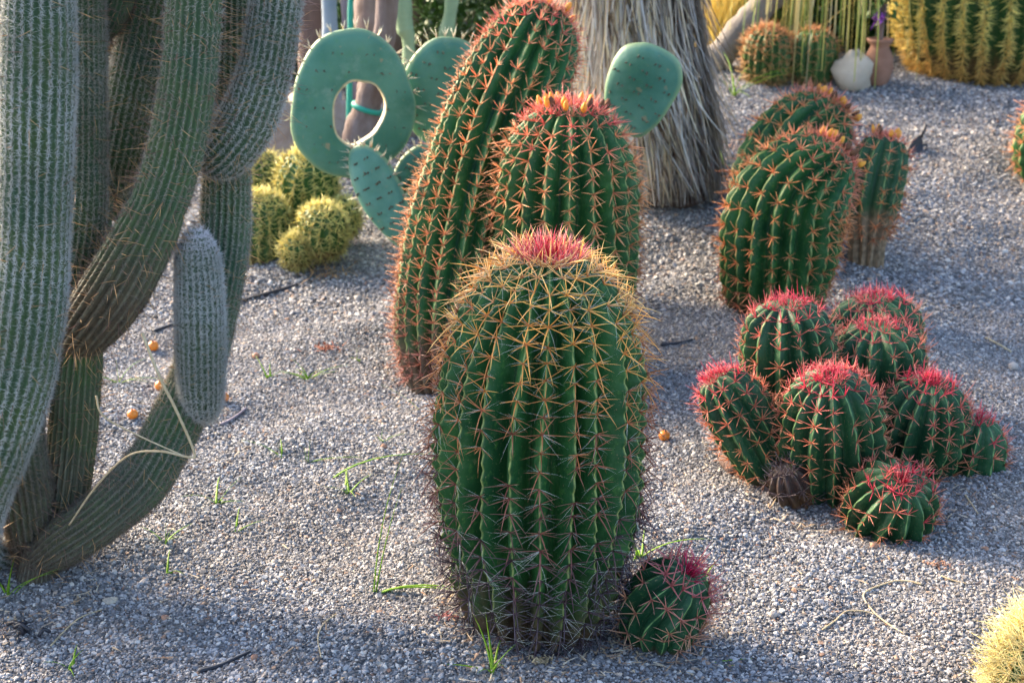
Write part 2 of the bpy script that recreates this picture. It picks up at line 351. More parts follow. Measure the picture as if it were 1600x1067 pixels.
def gravel(name, label, y0, y1, n, size, density):
    yy = np.linspace(y0, y1, n); u = np.linspace(-1, 1, n)
    YY = np.repeat(yy[:, None], n, 1); XX = u[None] * (YY * 0.39 + 0.45)
    me = mk(name, np.stack([XX, YY, gz(XX, YY) + 0.001], -1).reshape(-1, 3), grid_quads(n, n, False))
    o = obj(name, me, M['stone'], kind='stuff'); tag(o, label, 'gravel')
    ng = bpy.data.node_groups.new(name + '_scatter', 'GeometryNodeTree')
    ng.interface.new_socket('Geometry', in_out='INPUT', socket_type='NodeSocketGeometry')
    ng.interface.new_socket('Geometry', in_out='OUTPUT', socket_type='NodeSocketGeometry')
    N = ng.nodes.new; L = ng.links.new
    gi, go = N('NodeGroupInput'), N('NodeGroupOutput')
    dp = N('GeometryNodeDistributePointsOnFaces'); dp.distribute_method = 'RANDOM'
    dp.inputs['Density'].default_value = density
    L(gi.outputs[0], dp.inputs['Mesh'])
    gti = N('GeometryNodeGeometryToInstance')
    for k in range(6):
        ico = N('GeometryNodeMeshIcoSphere'); ico.inputs['Radius'].default_value = 1.0; ico.inputs['Subdivisions'].default_value = 1
        spn = N('GeometryNodeSetPosition'); nz = N('ShaderNodeTexNoise'); nz.noise_dimensions = '4D'
        nz.inputs['Scale'].default_value = 0.9; nz.inputs['W'].default_value = k * 7.3 + 1
        sub = N('ShaderNodeVectorMath'); sub.operation = 'SUBTRACT'; sub.inputs[1].default_value = (0.5, 0.5, 0.5)
        scl = N('ShaderNodeVectorMath'); scl.operation = 'SCALE'; scl.inputs['Scale'].default_value = 2.2
        L(nz.outputs['Color'], sub.inputs[0]); L(sub.outputs[0], scl.inputs[0]); L(scl.outputs[0], spn.inputs['Offset'])
        ss = N('GeometryNodeSetShadeSmooth'); ss.inputs['Shade Smooth'].default_value = False
        L(ico.outputs['Mesh'], spn.inputs['Geometry']); L(spn.outputs[0], ss.inputs['Geometry'])
        sm_ = N('GeometryNodeSetMaterial'); sm_.inputs['Material'].default_value = M['stone']
        L(ss.outputs[0], sm_.inputs['Geometry']); L(sm_.outputs[0], gti.inputs[0])
    iop = N('GeometryNodeInstanceOnPoints'); iop.inputs['Pick Instance'].default_value = True
    L(dp.outputs['Points'], iop.inputs['Points']); L(gti.outputs[0], iop.inputs['Instance'])
    def rv(typ, a, b, seed):
        r = N('FunctionNodeRandomValue'); r.data_type = typ; r.inputs['Seed'].default_value = seed
        i = {'FLOAT_VECTOR': (0, 1), 'FLOAT': (2, 3), 'INT': (4, 5)}[typ]
        r.inputs[i[0]].default_value = a; r.inputs[i[1]].default_value = b
        return r.outputs[{'FLOAT_VECTOR': 0, 'FLOAT': 1, 'INT': 2}[typ]]
    L(rv('INT', 0, 5, 1), iop.inputs['Instance Index'])
    L(rv('FLOAT_VECTOR', (-0.6, -0.6, 0), (0.6, 0.6, 6.283), 2), iop.inputs['Rotation'])
    mul = N('ShaderNodeVectorMath'); mul.operation = 'SCALE'
    L(rv('FLOAT_VECTOR', (size * 0.7, size * 0.5, size * 0.4), (size * 1.3, size * 1.0, size * 0.75), 3), mul.inputs[0])
    pw = N('ShaderNodeMath'); pw.operation = 'POWER'; L(rv('FLOAT', 0.0, 1.0, 4), pw.inputs[0]); pw.inputs[1].default_value = 7.0
    ma = N('ShaderNodeMath'); ma.operation = 'MULTIPLY_ADD'; L(pw.outputs[0], ma.inputs[0]); ma.inputs[1].default_value = 1.3; ma.inputs[2].default_value = 0.82
    L(ma.outputs[0], mul.inputs['Scale'])
    L(mul.outputs[0], iop.inputs['Scale']); L(iop.outputs[0], go.inputs[0])
    md = o.modifiers.new('scatter', 'NODES'); md.node_group = ng
gravel('gravel', 'fine crushed grey gravel covering the ground around the cacti', 1.95, 4.6, 120, 0.0039, 38000)
gravel('gravel', 'fine grey gravel on the bank sloping up to the palm', 4.6, 8.6, 120, 0.0064, 10500)

# ------------------------------------------------------------------ ribbed cactus bodies
def cluster(kind, seed):
    """one areole's needles: z outward, y towards the apex, unit length"""
    r = np.random.default_rng(seed); D, Ln, R, C, H = [], [], [], [], []
    def sp_(ang, tilt, ln, rad, c, hair=0.0):
        a, t = math.radians(ang + r.normal(0, 7)), math.radians(tilt + r.normal(0, 6))
        D.append([math.sin(t) * math.cos(a), math.sin(t) * math.sin(a), math.cos(t)])
        Ln.append(ln * r.uniform(0.82, 1.15)); R.append(rad); C.append(np.array(c) + r.normal(0, 0.05, 3)); H.append(hair)
    def star(lst, rad, c):
        for a_, t_, l_ in lst:
            if r.random() < .86: sp_(a_ + r.normal(0, 9), t_ + r.normal(0, 8), l_ * r.uniform(.6, 1.2), rad * r.uniform(.8, 1.15), c)
    if kind == 'main':
        star(((4, 64, 1.0), (176, 64, 1.0), (38, 60, .85), (142, 60, .85), (-24, 62, .85), (-156, 62, .85), (84, 45, .65)), .022, (0, 0, .06))
        sp_(-90 + r.normal(0, 14), 40, 1.2, .030, (0, -.14, -.14))
        if r.random() < .5: sp_(r.uniform(50, 130), 22, .9, .030, (0, .1, 0))
        for k in range(4): sp_(r.choice([0, 180]) + r.normal(0, 28), 76, r.uniform(.5, .9), .0055, (r.normal(0, .3), r.normal(0, .3), .15), 1.0)
    elif kind == 'fero':
        star(((20, 56, .95), (160, 56, .95), (58, 50, .9), (122, 50, .9), (-25, 58, .85), (-155, 58, .85), (-90, 55, .7)), .032, (0, 0, .05))
        sp_(-60, 14, 1.1, .042, (0, .05, 0))
    elif kind == 'clump':
        star(((10, 66, 1.), (170, 66, 1.), (48, 60, .9), (132, 60, .9), (-38, 64, .9), (-142, 64, .9), (-90, 60, .75)), .032, (0, 0, .08))
        sp_(90, 18, 1.05, .038, (0, .08, 0))
    V, Q, T, t = spines(np.zeros((len(D), 3)), np.array(D), np.array(Ln), np.array(R), np.array(C), 4, 3)
    me = mk('spine_cluster', V, Q, T, True, {'t': t, 'hair': np.repeat(H, 13), 'rnd': np.repeat(r.random(len(D)), 13)})
    me.materials.append(M['spine']); return me, (V, Q, T, t)
CL = {k: [cluster(k, 100 * i + j) for j in range(14)] for i, k in enumerate(('main', 'fero', 'clump'))}

BARREL = [(.62, -.03), (.78, .08), (.91, .22), (.99, .42), (1, .56), (.95, .70), (.83, .82), (.64, .915), (.42, .972), (.20, .995), (.02, .985)]
COLUMN = [(.62, -.03), (.82, .06), (.95, .18), (1, .4), (1, .7), (.95, .84), (.80, .93), (.55, .98), (.25, 1.0), (.02, .985)]
BALL = [(.35, -.02), (.70, .05), (.92, .20), (1, .42), (.99, .60), (.90, .77), (.70, .90), (.42, .975), (.16, .995), (.02, .975)]
STALK = [(.60, -.03), (.62, .10), (.66, .28), (.80, .42), (.98, .56), (1, .70), (.95, .84), (.78, .94), (.5, .985), (.2, 1.0), (.02, .985)]
DUMP = [(.3, -.02), (.75, .03), (.95, .16), (1, .38), (1, .58), (.94, .76), (.78, .90), (.52, .975), (.25, 1.0), (.02, .985)]

def body(axis, R, nribs, prof, depth_=0.20, twist=0.0, rings=70, per=10, seed=0, bumps=None, wave=0.0, waist=None, wobble=.085):
    r = np.random.default_rng(seed)
    A = catmull(axis, 60); T, N, B = frames(A)
    H = np.linalg.norm(np.diff(A, axis=0), axis=1).sum()
    pr = catmull(np.array([(a * R, b * H, 0) for a, b in prof]), 300); pr, arc = resample(pr, rings)
    u = np.clip(pr[:, 1] / H, -0.05, 1.02)
    def ax(M_): return np.stack([np.interp(u, np.linspace(0, 1, 60), M_[:, k]) for k in range(3)], 1)
    c = ax(A) + (u < 0)[:, None] * (u * H)[:, None] * T[0] + (u > 1)[:, None] * ((u - 1) * H)[:, None] * T[-1]
    n, b = unit(ax(N)), unit(ax(B))
    nt = nribs * per
    offs = np.array([0, .035, .09, .2, .36, .5, .64, .8, .91, .965]) if per == 10 else np.arange(per) / per
    th = ((np.arange(nribs)[:, None] + offs[None]) * 2 * math.pi / nribs).ravel()
    s = np.arange(rings) / (rings - 1)
    wob = np.stack([np.interp(th * nribs / (2 * math.pi), np.arange(nribs + 1), np.append(w_, w_[0])) for w_ in r.normal(0, wobble, (5, nribs))])
    wobS = np.stack([np.interp(s, np.linspace(0, 1, 5), wob[:, j]) for j in range(nt)], 1) * (2 * math.pi / nribs)
    TH = th[None] + twist * s[:, None] + wave * np.sin(s[:, None] * 6.5) + wobS
    xr = np.abs((th * nribs / (2 * math.pi) + .5) % 1 - .5) * 2     # 0 on the ridge, 1 in the groove
    crest = 1 - xr
    prof_ = 1 - (.58 * np.sqrt(xr ** 2 + .0025) + .42 * xr ** 3.2)
    dep = depth_ * np.interp(s, [0, .75, .93, 1], [1, 1, .8, .1])
    bump = 0 if not bumps else 0.022 * np.cos(2 * math.pi * (s * arc / bumps))[:, None] * crest[None] ** 4
    lump = 1 + 0.02 * np.sin(2 * TH + seed) * np.sin(3 * s[:, None] * 3 + seed) + 0.012 * np.sin(5 * s[:, None] * 4 + 3 * TH)
    rad = pr[:, 0:1] * lump * (1 - dep[:, None] * (1 - prof_[None]) + bump)
    if waist: rad = rad * (1 - waist[1] * np.exp(-((u + .02 * np.sin(3) - waist[0]) / .035) ** 2))[:, None]
    V = c[:, None] + rad[..., None] * (np.cos(TH)[..., None] * n[:, None] + np.sin(TH)[..., None] * b[:, None])
    hg = np.repeat(np.clip(u, 0, 1)[:, None], nt, 1)
    return V, np.repeat(crest[None], rings, 0), hg, arc, H, (A[-1], T[-1], N[-1], B[-1]), per

def ribbed(parent, name, base, axis, R, nribs, prof, mat, style, spc, slen, colf, depth_=0.20, twist=0.0, seed=0, origin=None, crown=None, buds=0, s_from=0.04, s_to=0.965, rings=70, merge=False, facing=-0.35, cap=295, label=None, wave=0.0, waist=None, wobble=.085):
    """adds body > spine clusters to parent; all coordinates local to origin"""
    r = np.random.default_rng(seed + 50); origin = np.asarray(origin)
    V, crest, hg, arc, H, (pa, ta, na, ba), per = body(axis, R, nribs, prof, depth_, twist, rings, 10, seed, spc, wave, waist, wobble)
    nr, nt = crest.shape
    me = mk(name, V.reshape(-1, 3) - origin, grid_quads(nr, nt), None, True, {'crest': crest.ravel(), 'hgt': hg.ravel()})
    bo = obj(name, me, mat, parent)
    if label: bo['label'] = label
    host = bo if name == 'head' else parent
    dV = np.gradient(V, axis=0)
    spots = []
    na_ = int((s_to - s_from) * arc / spc)
    for k in range(nribs):
        j = k * per
        for a in range(na_ + 1):
            s = s_from + (a + r.uniform(-.12, .12)) * spc / arc
            if s > s_to or s < 0 or r.random() < .045: continue
            i = min(int(s * (nr - 1)), nr - 2); f = s * (nr - 1) - i
            p = V[i, j] * (1 - f) + V[i + 1, j] * f
            up = unit(dV[i, j]); side = unit(V[i, (j + 1) % nt] - V[i, j - 1]); nrm = unit(np.cross(side, up))
            vc = unit(CAM - p); spots.append((float(nrm @ vc), p, up, nrm, hg[i, j]))
    bag = Bag(); spots.sort(key=lambda q: -q[0]); nobj = 0
    for fc, p, up, nrm, h in spots:
        x = np.cross(up, nrm); L = slen(h) * r.uniform(.85, 1.15) if callable(slen) else slen * r.uniform(.85, 1.15)
        me_, (cv, cq, ct, ctt) = CL[style][int(r.integers(14))]
        cc = np.array(colf(h, r))
        mat3 = np.stack([x, up, nrm], 1) * L
        if r.random() < .5: mat3[:, 0] *= -1
        q_ = r.normal(0, .16); mat3 = np.stack([mat3[:, 0] * math.cos(q_) + mat3[:, 1] * math.sin(q_), mat3[:, 1] * math.cos(q_) - mat3[:, 0] * math.sin(q_), mat3[:, 2]], 1)
        if not merge and fc > facing and nobj < cap:
            M4 = Matrix.Identity(4)
            for a_ in range(3):
                for b_ in range(3): M4[a_][b_] = mat3[a_, b_]
                M4[a_][3] = p[a_] - origin[a_]
            o = bpy.data.objects.new('spine_cluster', me_); col.objects.link(o); o.parent = host
            o.matrix_local = M4; o.color = (*cc, 1); nobj += 1
        elif fc > -0.8 or merge:
            bag.add(cv @ mat3.T + p, cq, ct, ctt, cc)
    if bag.n:
        obj('spines', bag.mesh('spines', True, origin), M['spine_col'], host, 'stuff')
    if crown:
        n, rad, ln, cA, cB = crown
        ang = r.uniform(0, 2 * math.pi, n); rr = rad * np.sqrt(r.uniform(0, 1, n))
        P = pa - ta * (0.006 + 0.25 * rad * (rr / rad)[:, None] ** 2) + rr[:, None] * (np.cos(ang)[:, None] * na + np.sin(ang)[:, None] * ba)
        D = ta + (rr / rad)[:, None] * 0.8 * (np.cos(ang)[:, None] * na + np.sin(ang)[:, None] * ba) + r.normal(0, .22, (n, 3))
        V_, Q_, T_, t_ = spines(P, D, ln * r.uniform(.6, 1.25, n), 0.0015 + 0 * ang, r.normal(0, .12, (n, 3)), 4, 3)
        mixc = np.clip(r.normal(0.38, .42, n) + (rr / rad - .6) * 0.8, 0, 1)[:, None]
        cols = np.repeat((np.array(cA) * (1 - mixc) + np.array(cB) * mixc) * r.uniform(.6, 1.25, (n, 1)), 13, 0)
        bag = Bag(); bag.V.append(V_); bag.Q.append(Q_); bag.T.append(T_); bag.A.append(t_); bag.C.append(cols); bag.n = len(V_)
        obj('crown_spines', bag.mesh('crown_spines', True, origin), M['spine_col'], host, 'stuff')
        for k in range(buds):
            a = k * 2.399 + r.uniform(-.3, .3); q = rad * r.uniform(.45, 1.25); d = math.cos(a) * na + math.sin(a) * ba
            p = pa + d * q + ta * (0.012 - .25 * q)
            prf = np.array([(0.2, 0), (.8, .15), (1, .4), (.85, .65), (.55, .85), (.25, 1.0)]); hh = r.uniform(.024, .036)
            ax_ = np.array([p + (ta + d * .35) * hh * v for v in prf[:, 1]])
            vv, qq, tt = tube(ax_, prf[:, 0] * r.uniform(.008, .012), 8)
            obj('flower_bud', mk('flower_bud', vv - origin, qq, tt), M['bud'] if r.random() < .72 else M['bud_dry'], host)
    return pa

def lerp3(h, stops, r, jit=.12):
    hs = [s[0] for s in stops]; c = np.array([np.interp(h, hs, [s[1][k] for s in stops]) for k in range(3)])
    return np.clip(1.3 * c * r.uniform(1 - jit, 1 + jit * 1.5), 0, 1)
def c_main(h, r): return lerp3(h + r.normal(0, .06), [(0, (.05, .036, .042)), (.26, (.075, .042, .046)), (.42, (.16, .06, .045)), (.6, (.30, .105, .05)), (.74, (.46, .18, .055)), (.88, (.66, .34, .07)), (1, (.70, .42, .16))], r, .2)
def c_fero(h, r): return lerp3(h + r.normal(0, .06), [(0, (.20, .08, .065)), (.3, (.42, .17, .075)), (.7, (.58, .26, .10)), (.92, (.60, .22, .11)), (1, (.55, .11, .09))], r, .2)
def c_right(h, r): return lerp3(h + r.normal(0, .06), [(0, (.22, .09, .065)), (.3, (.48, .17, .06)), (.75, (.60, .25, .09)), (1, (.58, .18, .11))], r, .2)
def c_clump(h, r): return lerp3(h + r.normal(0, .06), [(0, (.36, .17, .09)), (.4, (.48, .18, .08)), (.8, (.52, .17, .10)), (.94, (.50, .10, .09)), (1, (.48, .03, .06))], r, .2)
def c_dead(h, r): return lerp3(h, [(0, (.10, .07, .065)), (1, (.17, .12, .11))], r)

def barrel_px(label, pts, Rpx, nribs, prof, mat, style, spc, slen, colf, group='large ribbed barrel cacti', **kw):
    axis = np.array([at(*p) for p in pts]); b = axis[0].copy(); b[2] = float(gz(b[0], b[1]))
    R = Rpx / F * depth(axis[len(axis) // 2])
    t = thing('barrel_cactus', label, 'cactus', b, group)
    ribbed(t, 'body', b, axis, R, nribs, prof, mat, style, spc, slen, colf, origin=b, **kw)
    return t

RED, PINK, ORG, YEL = (.60, .018, .05), (.84, .28, .22), (.85, .36, .12), (.92, .66, .22)
g0 = ground(836, 968)
t = thing('barrel_cactus', 'big upright barrel cactus with golden top spines, dark lower spines and a red crown tuft', 'cactus', g0, 'large ribbed barrel cacti')
top = at(858, 398, g0[1] + 0.0)
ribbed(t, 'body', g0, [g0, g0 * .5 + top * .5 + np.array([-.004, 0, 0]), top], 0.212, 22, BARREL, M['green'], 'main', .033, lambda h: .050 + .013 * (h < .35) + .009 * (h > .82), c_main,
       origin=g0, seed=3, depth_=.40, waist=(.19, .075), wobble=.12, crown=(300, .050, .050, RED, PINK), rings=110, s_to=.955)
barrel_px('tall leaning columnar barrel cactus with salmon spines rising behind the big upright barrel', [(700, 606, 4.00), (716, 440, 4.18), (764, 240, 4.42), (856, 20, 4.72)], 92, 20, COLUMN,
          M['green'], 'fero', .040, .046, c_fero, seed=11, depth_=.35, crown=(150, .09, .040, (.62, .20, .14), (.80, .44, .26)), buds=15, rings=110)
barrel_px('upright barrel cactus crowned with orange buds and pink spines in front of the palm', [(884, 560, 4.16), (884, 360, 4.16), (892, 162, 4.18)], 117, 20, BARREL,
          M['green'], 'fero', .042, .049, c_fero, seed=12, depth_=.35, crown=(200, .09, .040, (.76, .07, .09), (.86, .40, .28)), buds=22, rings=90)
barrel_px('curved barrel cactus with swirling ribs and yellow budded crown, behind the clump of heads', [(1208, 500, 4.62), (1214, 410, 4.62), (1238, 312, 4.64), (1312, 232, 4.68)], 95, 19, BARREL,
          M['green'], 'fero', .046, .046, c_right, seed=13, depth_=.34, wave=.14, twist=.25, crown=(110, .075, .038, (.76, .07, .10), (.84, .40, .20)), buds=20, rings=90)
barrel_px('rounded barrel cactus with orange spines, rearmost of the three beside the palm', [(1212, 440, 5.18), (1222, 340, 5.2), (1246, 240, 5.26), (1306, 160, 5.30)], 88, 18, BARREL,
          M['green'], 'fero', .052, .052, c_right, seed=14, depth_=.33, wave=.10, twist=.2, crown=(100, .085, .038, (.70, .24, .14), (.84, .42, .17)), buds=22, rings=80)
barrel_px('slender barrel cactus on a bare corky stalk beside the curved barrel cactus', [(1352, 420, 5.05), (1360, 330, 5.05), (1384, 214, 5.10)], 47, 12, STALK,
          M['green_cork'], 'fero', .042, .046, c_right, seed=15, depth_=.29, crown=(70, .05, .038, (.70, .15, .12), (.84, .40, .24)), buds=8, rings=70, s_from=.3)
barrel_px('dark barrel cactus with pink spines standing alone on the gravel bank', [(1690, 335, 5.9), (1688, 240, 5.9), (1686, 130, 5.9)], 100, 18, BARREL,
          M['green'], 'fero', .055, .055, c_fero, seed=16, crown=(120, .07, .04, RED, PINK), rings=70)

# young ball beside the big one
b = b_ball = ground(1035, 1000)
t = thing('barrel_cactus', 'small tilted ball cactus with reddish tuft, at the foot of the big upright barrel', 'cactus', b)
ap = at(1078, 893, 2.50)
ribbed(t, 'body', b, [b + [0, 0, -.01], at(1036, 950, b[1]), ap], .088, 13, BALL, M['green_blue'], 'clump', .044, .050, lambda h, r: lerp3(h, [(0, (.30, .17, .11)), (.6, (.46, .22, .12)), (1, (.44, .12, .12))], r),
       origin=b, seed=21, depth_=.30, twist=.6, crown=(70, .018, .040, (.46, .012, .06), (.62, .10, .14)), rings=60)

# clump of heads
b = b_clump = ground(1330, 770)
t = thing('clustered_barrel_cactus', 'low clump of many dark green ribbed heads with bright pink red tufts', 'cactus', b)
heads = [((1238, 680, 3.50), (1228, 474, 3.50), 69, 14, DUMP, 1), ((1370, 590, 3.82), (1366, 464, 3.82), 67, 14, BALL, 2), ((1370, 645, 3.56), (1372, 508, 3.55), 68, 14, BALL, 3),
         ((1301, 782, 3.27), (1297, 588, 3.20), 76, 15, BALL, 4), ((1420, 765, 3.40), (1456, 594, 3.36), 67, 15, BALL, 5), ((1496, 785, 3.38), (1528, 652, 3.36), 56, 11, BALL, 6),
         ((1372, 836, 3.10), (1412, 750, 2.99), 70, 14, BALL, 7), ((1216, 745, 3.30), (1118, 588, 3.32), 52, 12, DUMP, 8), ((1248, 792, 3.20), (1224, 730, 3.17), 35, 11, BALL, 9)]
for (p0, p1, Rp, nr_, pf, k) in heads:
    a0, a1 = at(*p0), at(*p1); R = Rp * (1.13 if k < 6 else 1.04) / F * depth((a0 + a1) / 2)
    dead = k == 9
    ribbed(t, 'head', b, [a0, a0 * .5 + a1 * .5 + np.array([0, 0, .006]), a1], R, nr_, pf, M['dead'] if dead else M['green_blue'], 'clump', .040 if not dead else .05, .038, c_dead if dead else c_clump, origin=b,
           seed=30 + k, depth_=.34, twist=.12, crown=None if dead else (72, R * (.29 if k != 7 else .12), .034, (.52, .014, .05), (.74, .22, .18)), rings=56,
           label='dead grey brown shrivelled head' if dead else None)
# dry dead mass under the heads
bag = Bag(); r = np.random.default_rng(5)
for (px, py, Yd, s) in ((1270, 775, 3.3, .09), (1230, 740, 3.36, .08), (1340, 770, 3.36, .10), (1420, 770, 3.4, .09), (1180, 735, 3.34, .05), (1480, 770, 3.42, .06), (1150, 722, 3.36, .04)):
    c0 = at(px, py, Yd); n = 12; th = np.arange(16) * 2 * math.pi / 16; ph = np.linspace(-1.5, 1.5, n)
    rr = s * (1 + .18 * np.sin(3 * th + px)[None] * np.cos(2 * ph)[:, None])
    Vv = np.stack([rr * np.cos(ph)[:, None] * np.cos(th), rr * np.cos(ph)[:, None] * np.sin(th), .8 * rr * np.sin(ph)[:, None] + 0 * th], -1) + c0
    bag.add(Vv.reshape(-1, 3), grid_quads(n, 16))
obj('dead_base', bag.mesh('dead_base', True, b), M['bark_dark'], t)

# ------------------------------------------------------------------ the many-stemmed hairy column cactus
cbase = ground(60, 908)
column = thing('column_cactus', 'tall grey green hairy column cactus with many curving stems', 'cactus', cbase)
def stem(pts, seed, start_round=False, end_round=False, nribs=24, hair_len=.011, hair_n=10, hcol=((.50, .52, .46), (.30, .30, .25)), longp=.10, long_len=.05, lowspines=True, tipwhite=False, dots=True, dens=lambda s: 1.0, hg0=0.5, hg1=1.0):
    r = np.random.default_rng(seed)
    P = np.array([np.append(at(a, b_, c_), w_ / 2 / F * depth(at(a, b_, c_))) for a, b_, c_, w_ in pts])
    C = catmull(P, 200); _, length = resample(C, 10); nr = max(30, int(length / .0040)); C, length = resample(C, nr)
    A, Rd = C[:, :3], C[:, 3].copy(); s = np.linspace(0, length, nr)
    rm = Rd.mean()
    if start_round: Rd = Rd * np.sqrt(np.clip(1 - (1 - np.clip(s / (rm * 1.3), 0, 1)) ** 2, .0006, 1))
    if end_round: Rd = Rd * np.sqrt(np.clip(1 - (1 - np.clip((length - s) / (rm * 1.5), 0, 1)) ** 2, .0006, 1))
    T, N, B = frames(A); per = 6; nt = nribs * per; th = np.arange(nt) * 2 * math.pi / nt
    crest = np.abs(np.cos(nribs * th / 2))
    sw = s / .0135
    rowb = np.cos(2 * math.pi * sw)[:, None] * crest[None] ** 3
    lump = 1 + .02 * np.sin(s * 14 + seed)[:, None] - .035 * np.exp(-((s * 3.1 + seed * .37) % 1 - .5) ** 2 / .003)[:, None] + .012 * np.sin(s[:, None] * 31 + 2 * th + seed) + .015 * np.sin(3 * th + seed + s[:, None] * 5)
    rad = Rd[:, None] * lump * (1 - .15 * (1 - crest[None] ** .8) + .012 * rowb)
    V = A[:, None] + rad[..., None] * (np.cos(th)[None, :, None] * N[:, None] + np.sin(th)[None, :, None] * B[:, None])
    hg = np.interp(s, [0, length], [hg0, hg1])
    me = mk('stem', V.reshape(-1, 3) - cbase, grid_quads(nr, nt), None, True,
            {'crest': np.repeat(crest[None], nr, 0).ravel(), 'hgt': np.repeat(hg[:, None], nt, 1).ravel(), 'areole': (np.clip(rowb - .55, 0, 1) * 1.6 * (1 if dots else 0)).ravel()})
    so = obj('stem', me, M['column'], column)
    # hairs
    rows = np.arange(0, length, .0068)
    ii = np.clip((rows / length * (nr - 1)), 0, nr - 1).astype(int)
    I = np.repeat(ii, nribs); J = np.tile(np.arange(nribs) * per, len(ii))
    P0 = V[I, J]; Nn = unit(np.cos(th)[J][:, None] * N[I] + np.sin(th)[J][:, None] * B[I]); Tt = T[I]; Sd = np.cross(Tt, Nn)
    face = (Nn * unit(CAM - P0)).sum(1); keep = (face > -.45) & (r.random(len(face)) < np.array([dens(v) for v in I / (nr - 1)])) & (np.linalg.norm(P0 - A[I], axis=1) > .004)
    P0, Nn, Tt, Sd, I = P0[keep], Nn[keep], Tt[keep], Sd[keep], I[keep]
    k = hair_n; n = len(P0)
    a = r.uniform(0, 2 * math.pi, (n, k)); tl = np.radians(r.uniform(35, 82, (n, k)))
    D = np.cos(tl)[..., None] * Nn[:, None] + np.sin(tl)[..., None] * (np.cos(a)[..., None] * Tt[:, None] * 1.25 + np.sin(a)[..., None] * Sd[:, None])
    Ln = hair_len * r.uniform(.55, 1.3, (n, k))
    big = r.random(n) < longp
    PP = np.repeat(P0, k, 0) + r.normal(0, .001, (n * k, 3)); patch = np.sin(I * .09 + seed) * .5 + .5
    w_ = np.clip(r.random(n * k) * .6 + np.repeat(patch, k) * .4, 0, 1)[:, None]
    cols = np.array(hcol[0]) * (1 - w_) + np.array(hcol[1]) * w_
    fb = np.clip((np.repeat(hg[I], k) + r.normal(0, .06, n * k)) / .38, 0, 1)[:, None]; cols = np.array((.13, .095, .07)) * (1 - fb) + cols * fb
    if tipwhite:
        f = np.clip((np.repeat(I, k) / (nr - 1) - .86) / .1, 0, 1)[:, None]; cols = cols * (1 - f) + np.array((.80, .78, .80)) * f
    V1, Q1, T1, t1 = spines(PP, D.reshape(-1, 3), Ln.ravel(), .00048, r.normal(0, .2, (n * k, 3)), 3, 1)
    bag = Bag(); bag.add(V1, None, T1, t1, np.repeat(cols, 4, 0))
    nb = int(big.sum())
    if nb:
        D2 = Nn[big] + .45 * r.normal(0, 1, (nb, 3)); cc = np.where(r.random((nb, 1)) < .6, [[.55, .34, .16]], [[.28, .16, .12]]) * r.uniform(.6, 1.4, (nb, 1))
        V2, Q2, T2, t2 = spines(P0[big], D2, long_len * r.uniform(.4, 1.2, nb), .0008, r.normal(0, .08, (nb, 3)), 3, 2)
        bag.add(V2, Q2, T2, t2, np.repeat(cc, 7, 0))
    obj('hair', bag.mesh('hair', True, cbase), M['hair'], so, 'stuff')
WH = ((.74, .76, .73), (.34, .35, .31)); GR = ((.58, .57, .49), (.24, .20, .16)); BR = ((.30, .26, .20), (.14, .10, .09))
stem([(0, 880, 2.84, 60), (-52, 850, 2.70, 92), (-40, 775, 2.62, 104), (4, 664, 2.58, 108), (36, 540, 2.58, 110), (51, 400, 2.58, 108), (57, 250, 2.58, 108), (61, 100, 2.58, 110), (63, -60, 2.58, 112), (64, -260, 2.58, 112)], 41, hcol=WH, hair_n=13, longp=.05, hg0=.3)
stem([(60, 884, cbase[1] + .04, 48), (50, 845, cbase[1] + .07, 72), (42, 780, 2.79, 80), (30, 690, 2.80, 76), (40, 600, 2.84, 70), (85, 500, 2.84, 72), (118, 400, 2.82, 74), (130, 300, 2.80, 74), (132, 160, 2.80, 66), (131, 0, 2.80, 64), (131, -240, 2.80, 70)], 42, hcol=GR, hg0=.0, hg1=1.0, longp=.10)
stem([(195, 300, 3.02, 60), (182, 262, 2.99, 70), (190, 215, 2.96, 76), (208, 130, 2.95, 78), (228, 40, 2.95, 80), (245, -60, 2.95, 82), (255, -240, 2.95, 82)], 43, start_round=True, hcol=GR, longp=.2, hg0=.3)
stem([(112, 540, 2.79, 70), (142, 505, 2.76, 92), (196, 425, 2.74, 104), (244, 330, 2.73, 92), (274, 240, 2.73, 86), (294, 130, 2.73, 88), (303, 20, 2.73, 88), (306, -80, 2.73, 88), (308, -260, 2.73, 88)], 44, start_round=True, hcol=GR, hair_n=5, longp=.30, long_len=.055, hg0=-.12, hg1=.85, dens=lambda s: .75)
stem([(318, 262, 2.86, 60), (345, 240, 2.84, 84), (384, 192, 2.83, 88), (412, 120, 2.83, 84), (427, 40, 2.83, 80), (438, -60, 2.83, 80), (446, -240, 2.83, 80)], 45, start_round=True, hcol=WH, hair_n=13, longp=.30, hg0=.35)
stem([(74, 872, cbase[1] + .07, 50), (98, 806, 2.84, 74), (112, 700, 2.88, 76), (120, 600, 2.88, 74), (128, 500, 2.89, 70), (138, 380, 2.95, 66), (150, 250, 3.0, 64), (160, 100, 3.02, 64), (166, -60, 3.02, 64), (170, -220, 3.02, 64)], 46, hcol=BR, hair_n=3, longp=.45, hg0=.05, hg1=.6, dens=lambda s: .6)
stem([(58, 878, cbase[1] + .03, 52), (98, 848, cbase[1] + .04, 78), (165, 802, 2.77, 84), (228, 742, 2.80, 86), (274, 660, 2.82, 82), (308, 580, 2.86, 80), (334, 480, 2.92, 76), (350, 380, 2.98, 76), (354, 280, 3.02, 76), (356, 160, 3.04, 72), (358, 20, 3.04, 70), (360, -220, 3.04, 70)], 47, hcol=GR, hair_n=7, longp=.14, hg0=.02, hg1=.95)
